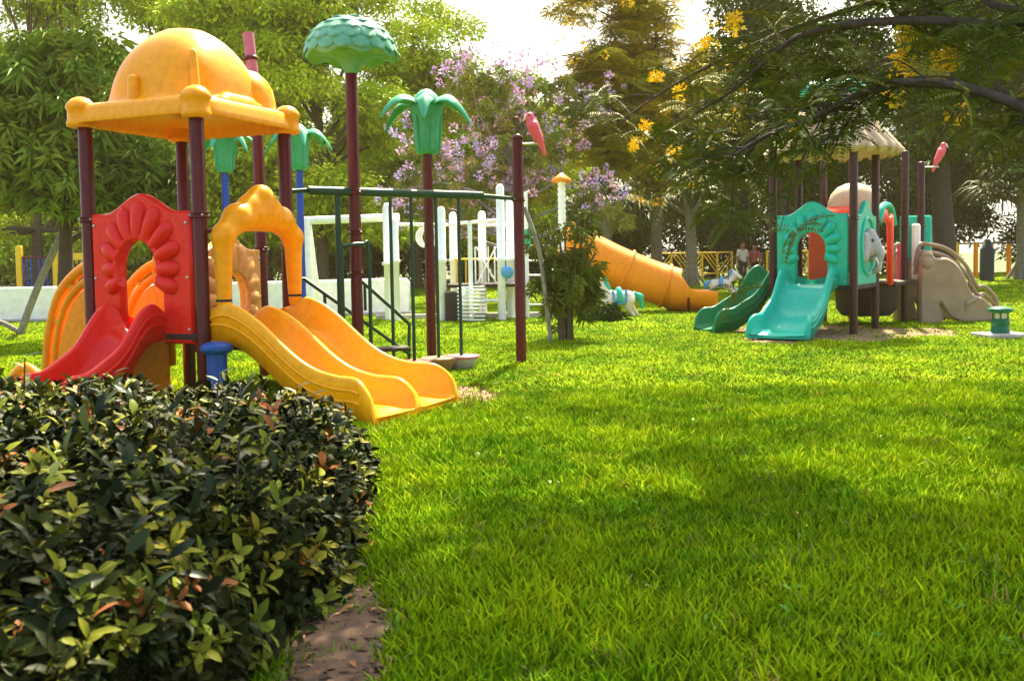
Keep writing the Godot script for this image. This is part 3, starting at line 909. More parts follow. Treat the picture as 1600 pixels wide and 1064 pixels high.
# ---------------------------------------------------------------- the teal tower on the right
func right_tower() -> void:
	var o := thing("play_tower", "teal play tower with beige roof, teal slide and elephant panel, on the right", "play tower", V(5.02, 0, 15.57), -0.607)
	var q := 0.625
	var deck := 0.78
	var B: Material = M.brown_post
	part(o, "deck", slabm(Vector3(1.35, 0.07, 1.35), 0.01), M.deck, xf(Vector3(0, deck - 0.04, 0)))
	for c in [[q, q], [-q, q], [q, -q], [-q, -q]]: post(o, c[0], c[1], 2.95, B, 0.06, [1.78])
	var back := [V(6.84, 0, 16.9), V(5.62, 0, 17.5), V(6.3, 0, 18.0), V(7.33, 0, 17.4)]
	var inv := o.transform.affine_inverse()
	var hs := [3.0, 2.95, 2.95, 2.85]
	for k in 4:
		var p: Vector3 = inv * back[k]
		post(o, p.x, p.z, hs[k], B, 0.062, [1.72])
	part(o, "perch", barm(inv * (back[3] + Vector3(0, 2.75, 0)), inv * (back[3] + Vector3(0.3, 2.75, 0.02)), 0.014, 8), M.steel)
	var c2: Vector3 = inv * V(6.2, 0, 16.9)
	part(o, "deck", slabm(Vector3(1.3, 0.07, 1.6), 0.01), M.deck, xf(Vector3(c2.x, deck - 0.05, c2.z)))
	gate_panel(o, M.teal, 1.1, 0.7, 1.86, 2.06, 0.48, 1.6, xf(Vector3(0, 0, q)))
	slide(o, "teal_slide", M.teal, 1.62, deck + 0.02, 0.14, 0.82, 0.26, 1, xf(Vector3(0, 0, q - 0.02), Vector3(0, -PI / 2, 0)), 0.05, "", 0.06)
	var gs: Vector3 = inv * V(4.4, 0, 15.95)
	slide(o, "green_slide", M.deep_teal, 1.45, deck + 0.02, 0.12, 0.62, 0.3, 1, xf(Vector3(gs.x, 0, gs.z), Vector3(0, PI + 0.607 + 0.37, 0)), 0.05, "dark green slide seen from its side")
	# elephant panel on the right face
	var st := ST()
	var ol := PackedVector2Array([Vector2(-0.54, 0.7), Vector2(-0.54, 1.84)])
	for i in range(1, 16):
		var x := -0.54 + 1.08 * i / 16.0
		var b := clampf(1.0 - absf(x) / 0.4, 0, 1)
		ol.append(Vector2(x, 1.84 + 0.24 * b * b * (3 - 2 * b)))
	ol.append_array([Vector2(0.54, 1.84), Vector2(0.54, 0.7)])
	extrude(st, ol, 0.08, 0.02)
	var ep := part(o, "elephant_panel", done(st), M.teal, xf(Vector3(q, 0, 0), Vector3(0, PI / 2, 0)))
	var oval := []
	for i in 33:
		var a := TAU * i / 32.0
		oval.append(Vector3(cos(a) * 0.36, 1.36 + sin(a) * 0.44, 0.04))
	part(ep, "oval_rim", tubem(PackedVector3Array(oval), 0.035, 8), M.teal)
	var head := part(ep, "elephant_head", netm([
		[Vector3(0, 1.36, 0.1), Vector3(0, 1.5, 0.1), 0.2, 0.17], [Vector3(0, 1.4, 0.22), Vector3(0, 1.24, 0.34), 0.13, 0.09], [Vector3(0, 1.24, 0.34), Vector3(0, 1.0, 0.3), 0.09, 0.065], [Vector3(0, 1.0, 0.3), Vector3(0, 0.94, 0.2), 0.065, 0.05],
		[Vector3(-0.2, 1.5, 0.06), Vector3(-0.24, 1.2, 0.06), 0.1, 0.12], [Vector3(0.2, 1.5, 0.06), Vector3(0.24, 1.2, 0.06), 0.1, 0.12]], 0.06, 0.025), M.grey, xf(Vector3(0, 0.1, 0), Vector3.ZERO, Vector3(0.88, 0.92, 0.68)))
	for s in [-1.0, 1.0]:
		part(head, "eye", lathem([Vector2(0.03, 0), Vector2(0.024, 0.012), Vector2(0.001, 0.018)], 10), M.slate, xf(Vector3(s * 0.14, 1.46, 0.225), Vector3(PI / 2 - 0.1, 0, -s * 0.6)))
		part(head, "tusk", netm([[Vector3(s * 0.1, 1.16, 0.28), Vector3(s * 0.12, 1.06, 0.35), 0.026, 0.012]], 0.02, 0.012), M.white)
	# red panels, barrel and dome behind
	var r1: Vector3 = inv * V(6.35, 0, 16.3)
	st = ST()
	extrude(st, arch_outline(1.05, 0.72, 1.82, 1.9, 0.4, 1.55), 0.1, 0.025)
	part(o, "red_panel", done(st), M.vermilion, xf(r1, Vector3(0, PI / 2 + 0.25, 0)))
	st = ST()
	extrude(st, arch_outline(1.05, 0.72, 1.8, 1.9, 0.3, 1.2), 0.1, 0.025)
	part(o, "red_panel", done(st), M.vermilion, xf(Vector3(0.06, 0, -q - 0.05)))
	part(o, "teal_hoop", tubem(crv([r1 + Vector3(-0.06, 1.72, 0.5), r1 + Vector3(-0.06, 1.98, 0.3), r1 + Vector3(-0.06, 2.04, 0), r1 + Vector3(-0.06, 1.98, -0.3), r1 + Vector3(-0.06, 1.72, -0.5)], 4), 0.06, 10), M.teal)
	var t1: Vector3 = inv * V(7.15, 0, 17.3)
	part(o, "teal_panel", slabm(Vector3(0.55, 0.8, 0.08), 0.03), M.teal, xf(t1 + Vector3(0, 1.5, -0.2), Vector3(0, 0.5, 0)))
	part(o, "white_panel", slabm(Vector3(0.14, 1.0, 0.1), 0.03), M.white, xf(t1 + Vector3(0.05, 1.25, 0.0), Vector3(0, 0.5, 0)))
	part(o, "pink_post", barm(t1 + Vector3(-0.2, 0.7, 0.1), t1 + Vector3(-0.2, 1.4, 0.1), 0.05, 10), M.pink)
	var dm: Vector3 = inv * V(6.12, 0, 17.4)
	part(o, "red_collar", lathem([Vector2(0.56, 1.78), Vector2(0.6, 1.84), Vector2(0.56, 2.0), Vector2(0.46, 2.04), Vector2(0.42, 2.1)], 24), M.vermilion, xf(dm))
	part(o, "window_dome", lathem([Vector2(0.44, 2.04), Vector2(0.43, 2.16), Vector2(0.38, 2.3), Vector2(0.27, 2.42), Vector2(0.13, 2.48), Vector2(0.002, 2.5)], 24), M.sand, xf(dm))
	var tb: Vector3 = inv * V(6.1, 0, 16.7)
	part(o, "brown_drum", lathem([Vector2(0.4, 0.18), Vector2(0.5, 0.3), Vector2(0.52, 0.72)], 20), M.deck, xf(tb))
	for k in 3: part(o, "barrier_bar", barm(inv * V(5.3 + 0.0, 0.72 + 0.07 * k, 17.2), inv * V(6.2, 0.72 + 0.07 * k, 17.6), 0.02, 8), M.fence_yellow)
	# thatched roof: strips of moulded straw
	var roof := part(o, "roof", lathem([Vector2(0.96, 2.82), Vector2(1.0, 2.86), Vector2(0.97, 2.94), Vector2(0.7, 3.2), Vector2(0.5, 3.42), Vector2(0.34, 3.66), Vector2(0.26, 3.86), Vector2(0.1, 3.95), Vector2(0.002, 3.96)], 16), M.sand, xf(Vector3(0.1, 0, -0.1)))
	for ring in 3:
		for k in 26:
			var a := TAU * (k + ring * 0.5) / 26.0
			var p0 := Vector3(cos(a), 0, sin(a))
			var R: float = [1.02, 0.74, 0.52][ring]
			var y: float = [2.86, 3.18, 3.42][ring]
			part(roof, "thatch_tuft", barm(p0 * R + Vector3(0, y - 0.05, 0), p0 * (R - 0.3) + Vector3(0, y + 0.3, 0), 0.06 + 0.01 * ((k * 7) % 3), 6), M.sand)
	for k in 7:
		var a := TAU * k / 7.0 + 0.3
		part(roof, "palm_frond", palm_leaf(0.62, 0.16, 0.12, 0.2), M.teal, Transform3D(Basis.from_euler(Vector3(0, a, 0.1)), Vector3(0, 3.82, 0)))
	parrot("crimson toy parrot perched high on the brown post at right", V(7.66, 2.98, 17.38), PI * 0.9, M.pink, 1.0)

	# elephant climber
	var e := thing("elephant_climber", "beige elephant-shaped climber with arching ladder rails beside the teal tower", "climber", V(7.02, 0, 16.75), 0.1)
	var out := []
	for p in [[0, 0], [-1, 68], [3, 103], [11, 116], [21, 114], [26, 106], [45, 106], [62, 96], [75, 78], [83, 58], [91, 46], [104, 42], [118, 31], [131, 18], [127, 4], [116, 1], [76, 1], [64, 4], [50, 11], [39, 27], [34, 31], [39, 1]]:
		out.append(Vector3(p[0] * 0.0108, p[1] * 0.0108, 0))
	out.append(out[0])
	var poly := PackedVector2Array()
	var sm := crv(out, 3)
	for i in sm.size() - 1: poly.append(Vector2(sm[i].x, sm[i].y))
	for s in [0.0, -0.85]:
		st = ST()
		extrude(st, poly, 0.13, 0.04)
		var side := part(e, "elephant_side", done(st), M.beige, xf(Vector3(0, 0, s)))
		part(side, "ear", netm([[Vector3(0.86, 0.36, 0.05), Vector3(0.98, 0.4, 0.06), 0.05, 0.04], [Vector3(0.82, 0.22, 0.05), Vector3(0.86, 0.36, 0.05), 0.03, 0.05]], 0.03, 0.018), M.beige)
		part(side, "knuckle", lathem([Vector2(0.11, 0), Vector2(0.1, 0.03), Vector2(0.05, 0.05), Vector2(0.001, 0.055)], 16), M.beige, xf(Vector3(0.13, 1.06, 0.05), Vector3(PI / 2, 0, 0)))
		for k in 2:
			var dy := -0.14 * k
			part(side, "ladder_rail", tubem(crv([Vector3(0.02, 1.0 + dy, -0.16), Vector3(0.1, 1.36 + dy, -0.16), Vector3(0.3, 1.37 + dy, -0.16), Vector3(0.62, 1.28 + dy, -0.16), Vector3(0.95, 1.0 + dy, -0.16), Vector3(1.15, 0.64 + dy, -0.16), Vector3(1.3, 0.62 + dy, -0.16), Vector3(1.48, 0.45 + dy, -0.16), Vector3(1.56, 0.22 + dy, -0.16), Vector3(1.58, 0.0, -0.16)], 4), 0.036, 9), M.beige)
	for k in 7:
		var t := k / 6.0
		part(e, "rung", barm(Vector3(0.2 + 1.15 * t, 1.05 - 0.85 * t * t, 0.0), Vector3(0.2 + 1.15 * t, 1.05 - 0.85 * t * t, -0.95), 0.04, 9), M.beige)

	var g := thing("bollard_light", "dark green lantern bollard on a concrete slab in the lawn", "bollard light", V(6.9, 0, 13.7), 0.1)
	part(g, "slab", slabm(Vector3(0.6, 0.1, 0.5), 0.012), M.concrete, xf(Vector3(0, 0.045, 0)))
	part(g, "shaft", lathem([Vector2(0.125, 0.096), Vector2(0.125, 0.16), Vector2(0.118, 0.165), Vector2(0.118, 0.22), Vector2(0.125, 0.225), Vector2(0.125, 0.29), Vector2(0.1, 0.3)], 22), M.bollard_green)
	part(g, "lamp_glass", lathem([Vector2(0.085, 0.295), Vector2(0.085, 0.4)], 18), M.cream)
	for k in 6:
		var a := TAU * k / 6.0
		part(g, "cage_bar", barm(Vector3(cos(a) * 0.108, 0.29, sin(a) * 0.108), Vector3(cos(a) * 0.108, 0.41, sin(a) * 0.108), 0.012, 6), M.bollard_green)
	part(g, "lid", lathem([Vector2(0.12, 0.38), Vector2(0.165, 0.395), Vector2(0.175, 0.42), Vector2(0.165, 0.44), Vector2(0.1, 0.465), Vector2(0.03, 0.475), Vector2(0.001, 0.476)], 24), M.bollard_green)

# ---------------------------------------------------------------- further equipment
func far_equipment() -> void:
	# low white wall
	var w := thing("white_wall", "long low whitewashed wall behind the yellow and red tower", "wall", V(-7.2, 0, 21.8), 0.04)
	var st := ST()
	var ol := PackedVector2Array()
	for p in [[-5.2, 0], [4.9, 0]]: ol.append(Vector2(p[0], p[1]))
	for i in 7: ol.append(Vector2(4.75 + 0.15 * cos(PI / 2 * i / 6.0), 0.7 + 0.15 * sin(PI / 2 * i / 6.0)))
	ol.append_array([Vector2(1.2, 0.82), Vector2(-2, 0.8), Vector2(-5.2, 0.8)])
	extrude(st, ol, 0.25, 0.025)
	part(w, "wall_face", done(st), M.whitewash)
	part(w, "footing", slabm(Vector3(10.2, 0.12, 0.4), 0.02), M.concrete, xf(Vector3(-0.1, 0.04, 0)))

	var lw := thing("kerb_wall", "low concrete kerb running under the white climbing frame", "kerb", V(-1.1, 0, 20.2))
	for k in 6: part(lw, "kerb_block", slabm(Vector3(0.56, 0.14, 0.16), 0.015), M.concrete, xf(Vector3(-1.45 + 0.572 * k, 0.06, 0.01 * (k % 2))))

	# white swing frame
	var s := thing("swing_frame", "white swing frame with one thick crossbeam, above the low white wall", "swing frame", V(-3.3, 0, 20.6))
	part(s, "crossbeam", barm(Vector3(-1.1, 2.12, 0), Vector3(0.95, 2.16, 0), 0.085, 14), M.white)
	for x in [-1.0, 0.72]:
		part(s, "leg", barm(Vector3(x, 2.16, 0.03), Vector3(x + (0.06 if x > 0 else 0.12), 0, 0.35), 0.075, 12), M.white)
		part(s, "leg", barm(Vector3(x, 2.16, -0.03), Vector3(x + (0.06 if x > 0 else 0.12), 0, -0.5), 0.075, 12), M.white)
	part(s, "steel_post", lathem([Vector2(0.1, 0), Vector2(0.1, 1.15), Vector2(0.14, 1.16), Vector2(0.14, 1.22), Vector2(0.1, 1.23), Vector2(0.1, 2.34), Vector2(0.05, 2.42), Vector2(0.002, 2.43)], 16), M.white, xf(Vector3(0.78, 0, 0.6)))

	# white climbing frame
	var f := thing("climbing_frame", "white climbing frame of many posts with a coil and yellow rails", "climbing frame", V(-0.8, 0, 19.4))
	for p in [[-0.58, 0, 2.3], [-0.42, -1.2, 2.24], [0.2, -0.9, 2.24], [0.6, 0.0, 2.72], [0.78, -0.6, 2.45], [-1.55, -0.3, 2.1]]:
		part(f, "post", lathem([Vector2(0.08, 0), Vector2(0.08, 1.2), Vector2(0.105, 1.21), Vector2(0.105, 1.26), Vector2(0.08, 1.27), Vector2(0.08, p[2] - 0.06), Vector2(0.05, p[2]), Vector2(0.002, p[2] + 0.01)], 14), M.white, xf(Vector3(p[0], 0, p[1])))
	for p in [[-1.55, 1.98, -0.3, -0.42, 1.98, -1.2], [-0.42, 2.0, -1.2, 0.6, 2.02, 0.0], [0.2, 1.95, -0.9, 0.78, 1.95, -0.6], [-0.58, 0.42, 0.0, 0.6, 0.42, 0.0]]:
		part(f, "beam", barm(Vector3(p[0], p[1], p[2]), Vector3(p[3], p[4], p[5]), 0.035, 10), M.white)
	for k in 3:
		var hp := PackedVector3Array()
		for i in 21:
			var a := TAU * i / 20.0
			hp.append(Vector3(-0.98 + 0.05 * k + cos(a) * 0.17, 1.72 + sin(a) * 0.2, -0.75))
		part(f, "hoop", tubem(hp, 0.02, 7), M.white)
	var coil := PackedVector3Array()
	for i in 145:
		var a := TAU * i / 16.0
		coil.append(Vector3(cos(a) * 0.26, 0.06 + 0.66 * i / 144.0, sin(a) * 0.26))
	part(f, "coil", tubem(coil, 0.018, 6), M.white, xf(Vector3(0.0, 0, 0.35)))
	part(f, "coil_mast", barm(Vector3(0, 0, 0.35), Vector3(0, 2.0, 0.35), 0.045, 10), M.white)
	part(f, "platform", slabm(Vector3(1.5, 0.07, 1.0), 0.015), M.deck, xf(Vector3(0.25, 0.72, -0.5)))
	part(f, "bin_box", slabm(Vector3(0.28, 0.62, 0.3), 0.02), M.deck, xf(Vector3(-0.38, 0.31, 0.1)))
	for k in 6:
		part(f, "baluster", barm(Vector3(-0.05 + 0.13 * k, 0.74, -0.1), Vector3(-0.05 + 0.13 * k, 1.5, -0.1), 0.016, 6), M.white)
		part(f, "yellow_bar", barm(Vector3(-0.35 + 0.2 * k, 0.74, -0.95), Vector3(-0.35 + 0.2 * k, 1.25, -0.95), 0.018, 6), M.fence_yellow)
	part(f, "yellow_rail", barm(Vector3(-0.4, 1.25, -0.95), Vector3(0.75, 1.25, -0.95), 0.022, 7), M.fence_yellow)
	part(f, "net_rope", barm(Vector3(0.1, 0.75, -0.2), Vector3(0.5, 1.5, -0.2), 0.016, 6), M.white)
	part(f, "net_rope", barm(Vector3(0.5, 0.75, -0.2), Vector3(0.1, 1.5, -0.2), 0.016, 6), M.white)
	part(f, "blue_toy_wheel", lathem([Vector2(0.02, 0), Vector2(0.13, 0.02), Vector2(0.13, 0.05), Vector2(0.02, 0.07)], 16), M.sky_blue, xf(Vector3(0.72, 0.98, 0.1), Vector3(PI / 2, 0, 0)))

	var d := thing("striped_column", "white ringed column under a small orange canopy, above the slim shrub", "column", V(1.09, 0, 20.6))
	var prof := []
	for k in 24:
		prof.append(Vector2(0.07, 0.12 * k))
		prof.append(Vector2(0.085, 0.12 * k + 0.03))
		prof.append(Vector2(0.085, 0.12 * k + 0.08))
	part(d, "shaft", lathem(prof, 14), M.white)
	part(d, "canopy", lathem([Vector2(0.1, 2.84), Vector2(0.22, 2.83), Vector2(0.2, 2.9), Vector2(0.1, 2.97), Vector2(0.04, 3.02), Vector2(0.002, 3.03)], 16), M.carrot)
	part(d, "platform", slabm(Vector3(1.0, 0.08, 1.0), 0.02), M.deck, xf(Vector3(0.1, 0.86, 0)))
	var gsn := thing("panel_mast", "thin white mast carrying a small green panel, beside the lone maroon post", "mast", V(0.32, 0, 19.9))
	part(gsn, "mast", barm(Vector3(0, 0, 0), Vector3(0, 2.6, 0), 0.04, 10), M.white)
	part(gsn, "panel", slabm(Vector3(0.16, 0.42, 0.05), 0.02), M.palm_green, xf(Vector3(0.0, 1.62, 0.06)))
	for k in 5: part(gsn, "rung", barm(Vector3(-0.02, 0.3 + 0.3 * k, 0), Vector3(0.5, 0.3 + 0.3 * k, 0), 0.018, 7), M.white)
	part(gsn, "side_pole", barm(Vector3(0.5, 0, 0), Vector3(0.5, 1.7, 0), 0.03, 8), M.white)

	# orange tube slide
	var t := thing("tube_slide", "big orange tube slide with ring flanges, coming down beyond the slim shrub", "tube slide", V(2.85, 0, 21.4))
	var path := crv([Vector3(-1.7, 1.62, -0.1), Vector3(-1.3, 1.42, -0.1), Vector3(-0.6, 1.05, 0), Vector3(0.2, 0.7, 0.05), Vector3(0.75, 0.52, 0.1)], 6)
	part(t, "tube", tubem(path, 0.46, 24), M.carrot)
	for k in [7, 14, 21]:
		var dir := (path[k + 1] - path[k - 1]).normalized()
		var bs := Basis(Quaternion(Vector3.UP, dir))
		part(t, "flange", lathem([Vector2(0.45, -0.03), Vector2(0.505, -0.025), Vector2(0.505, 0.025), Vector2(0.45, 0.03)], 24), M.carrot, Transform3D(bs, path[k]))
	st = ST()
	var rows := []
	for i in 13:   # open outlet trough
		var u := i / 12.0
		var c := Vector3(0.55 + 1.02 * u, lerpf(0.52, 0.47, u), 0.1 + 0.05 * u)
		var ring := PackedVector3Array()
		var span := lerpf(PI * 0.95, PI * 0.5, smoothstep(0.0, 0.5, u))
		for side in 2:
			for j in 13:
				var a := -PI / 2 + span * ((j - 6) / 6.0) * (1.0 if side == 0 else -1.0)
				ring.append(c + Vector3(0, sin(a), -cos(a)) * (0.476 - 0.03 * side))
		rows.append(ring)
	grid(st, rows, true)
	part(t, "outlet", done(st), M.carrot)
	part(t, "prop", barm(Vector3(0.95, 0, 0.5), Vector3(0.95, 0.35, 0.55), 0.03, 8), M.maroon)

	# toy horses
	horse("white toy horse with teal and blue saddle in front of the tube slide", V(2.2, 0, 20.0), 0.1, 0.98, M.cream, M.teal)
	horse("small pale toy horse with blue saddle, right of the tube slide's outlet", V(6.05, 0, 28.0), PI - 0.3, 0.95, M.cream, M.sky_blue)
	var r := thing("spring_rider", "red and pink toy rider standing between slim shrub and horse", "spring rider", V(1.5, 0, 20.4))
	part(r, "body", netm([ball(Vector3(0, 0.14, 0), 0.12), [Vector3(0, 0.3, 0), Vector3(0, 0.5, 0), 0.13, 0.1], ball(Vector3(0.02, 0.68, 0), 0.11), [Vector3(0.0, 0.76, 0.05), Vector3(0.0, 0.92, 0.07), 0.045, 0.03], [Vector3(0.0, 0.76, -0.05), Vector3(0.0, 0.92, -0.07), 0.045, 0.03]], 0.04, 0.03), M.pink)
	part(r, "bib", netm([[Vector3(0.0, 0.36, 0.1), Vector3(0, 0.48, 0.09), 0.09, 0.06]], 0.02, 0.025), M.red)

	# yellow rail fence, far
	fence("yellow railing with diagonal bars behind the toy horse", V(8.3, 0, 44.0), 0.55, 4.6, 5)
	fence("yellow railing partly hidden behind the teal tower's roof posts", V(13.6, 0, 43.0), 0.3, 5.2, 5)
	# net climber, far left
	var n := thing("net_climber", "yellow posts with dark blue rope net, above the low wall at far left", "net climber", V(-13.2, 0, 28.0))
	for p in [[-0.95, 1.84], [0.1, 1.86], [0.42, 1.85], [0.98, 1.87], [1.25, 1.6]]: part(n, "post", slabm(Vector3(0.16, p[1], 0.16), 0.02), M.fence_yellow, xf(Vector3(p[0], p[1] / 2, 0)))
	part(n, "board", slabm(Vector3(0.7, 0.2, 0.08), 0.02), M.fence_yellow, xf(Vector3(0.7, 1.5, 0.1)))
	part(n, "rail", barm(Vector3(-0.95, 1.5, 0), Vector3(0.1, 1.5, 0), 0.03, 7), M.maroon)
	for k in 8: part(n, "net_rope", barm(Vector3(-0.85 + 0.115 * k, 0.5, 0), Vector3(-0.85 + 0.115 * k, 1.5, 0), 0.022, 6), [M.purple, M.blue, M.blue, M.slate][k % 4])
	for k in 4: part(n, "net_rope", barm(Vector3(-0.95, 0.6 + 0.25 * k, 0), Vector3(0.1, 0.6 + 0.25 * k, 0), 0.018, 6), M.slate)
	for k in 4:
		part(n, "mesh_wire", barm(Vector3(0.48 + 0.14 * k, 0.55, 0), Vector3(0.48 + 0.14 * k, 1.4, 0), 0.016, 6), M.maroon)
		part(n, "mesh_wire", barm(Vector3(0.42, 0.62 + 0.2 * k, 0), Vector3(0.98, 0.62 + 0.2 * k, 0), 0.016, 6), M.maroon)
	# far right
	var a := thing("post_row", "row of yellow and orange posts under the palms at far right", "posts", V(19.8, 0, 42.0), -0.2)
	for k in 9: part(a, "post", barm(Vector3(-2.6 + 0.7 * k, 0, 0.2 * sin(k * 2.0)), Vector3(-2.6 + 0.7 * k, 1.55, 0.2 * sin(k * 2.0)), 0.1, 8), M.fence_yellow if k % 2 else M.carrot)
	part(a, "rail", barm(Vector3(-2.8, 1.5, 0), Vector3(3.2, 1.5, 0), 0.04, 7), M.slate)
	part(thing("dark_post", "thick dark slate post on the lawn in front of the yellow posts", "post", V(18.4, 0, 37.6)), "shaft", lathem([Vector2(0.26, 0), Vector2(0.26, 1.25), Vector2(0.2, 1.3), Vector2(0.12, 1.62), Vector2(0.002, 1.64)], 14), M.slate)
	var lp := thing("leaning_prop", "weathered grey pole leaning to the right in front of the low wall", "pole", V(-9.0, 0, 17.7))
	part(lp, "shaft", tubem(crv([Vector3(0, 0, 0), Vector3(0.22, 0.55, 0), Vector3(0.52, 1.2, 0), Vector3(0.86, 1.86, 0)], 4), 0.065, 9), M.grey_bark)
	part(lp, "foot_log", tubem(PackedVector3Array([Vector3(0.05, 0.06, 0.05), Vector3(-0.25, 0.22, 0), Vector3(-0.5, 0.32, 0.05)]), 0.05, 8), M.grey_bark)

	person("person in white top and dark trousers standing by the far yellow railing", V(8.75, 0, 36.8), 0.4, 1.66, M.cloth_white, M.cloth_dark)
	person("person in patterned red top standing just right of the one in white", V(9.3, 0, 37.2), -0.5, 1.58, M.cloth_red, M.cloth_dark)

func fence(label: String, at: Vector3, turn: float, L: float, bays: int) -> void:
	var o := thing("railing", label, "railing", at, turn)
	for y in [0.35, 1.3]: part(o, "rail", barm(Vector3(-L / 2, y, 0), Vector3(L / 2, y, 0), 0.035, 7), M.fence_yellow)
	for k in bays + 1:
		var x := -L / 2 + L * k / bays
		part(o, "post", barm(Vector3(x, 0, 0), Vector3(x, 1.34, 0), 0.05, 8), M.fence_yellow)
		if k == bays: continue
		for j in 4:
			var x0 := x + L / bays * j / 4.0
			part(o, "diagonal_bar", barm(Vector3(x0, 1.3 if k % 2 else 0.35, 0), Vector3(minf(x0 + 0.9, x + L / bays), 1.3 - minf(0.9, x + L / bays - x0) * 1.05 if k % 2 else 0.35 + minf(0.9, x + L / bays - x0) * 1.05, 0), 0.022, 6), M.fence_yellow)

func horse(label: String, at: Vector3, turn: float, s: float, m: Material, saddle: Material) -> void:   # head towards -x
	var o := thing("toy_horse", label, "toy horse", at, turn)
	var b := part(o, "body", netm([[Vector3(-0.22, 0.42, 0), Vector3(0.2, 0.4, 0), 0.15, 0.16], [Vector3(-0.27, 0.5, 0), Vector3(-0.4, 0.7, 0), 0.11, 0.085], [Vector3(-0.4, 0.72, 0), Vector3(-0.56, 0.6, 0), 0.085, 0.055], [Vector3(-0.36, 0.78, 0.04), Vector3(-0.35, 0.86, 0.05), 0.03, 0.015], [Vector3(-0.36, 0.78, -0.04), Vector3(-0.35, 0.86, -0.05), 0.03, 0.015],
		[Vector3(-0.24, 0.34, 0.1), Vector3(-0.46, 0.24, 0.1), 0.08, 0.05], [Vector3(-0.46, 0.24, 0.1), Vector3(-0.42, 0.06, 0.1), 0.05, 0.04], [Vector3(-0.24, 0.34, -0.1), Vector3(-0.34, 0.2, -0.1), 0.08, 0.05], [Vector3(-0.34, 0.2, -0.1), Vector3(-0.36, 0.02, -0.1), 0.05, 0.04],
		[Vector3(0.22, 0.34, 0.1), Vector3(0.18, 0.2, 0.1), 0.1, 0.055], [Vector3(0.18, 0.2, 0.1), Vector3(0.3, 0.02, 0.1), 0.055, 0.04], [Vector3(0.22, 0.34, -0.1), Vector3(0.3, 0.2, -0.1), 0.1, 0.055], [Vector3(0.3, 0.2, -0.1), Vector3(0.42, 0.04, -0.1), 0.055, 0.04]], 0.05, 0.03), m, xf(Vector3.ZERO, Vector3.ZERO, Vector3.ONE * s))
	part(b, "tail", netm([[Vector3(0.32, 0.5, 0), Vector3(0.46, 0.42, 0), 0.05, 0.07], [Vector3(0.46, 0.42, 0), Vector3(0.5, 0.2, 0), 0.07, 0.04]], 0.04, 0.03), saddle)
	part(b, "mane", netm([[Vector3(-0.3, 0.8, 0), Vector3(-0.22, 0.58, 0), 0.06, 0.06]], 0.02, 0.025), saddle)
	var sd := PackedVector3Array()
	for i in 15:
		var a := lerpf(-0.5, PI + 0.5, i / 14.0)
		sd.append(Vector3(0.0, 0.42 + sin(a) * 0.17, cos(a) * 0.17))
	part(b, "saddle", tubem(sd, 0.06, 8), saddle)
	part(b, "girth", tubem(crv([Vector3(-0.14, 0.56, 0.1), Vector3(-0.12, 0.36, 0.155), Vector3(0, 0.3, 0.16), Vector3(0.12, 0.36, 0.155), Vector3(0.14, 0.58, 0.1)], 4), 0.035, 8), M.sky_blue)
	part(b, "base", slabm(Vector3(0.8, 0.05, 0.3), 0.02), M.deck, xf(Vector3(0, 0.0, 0)))

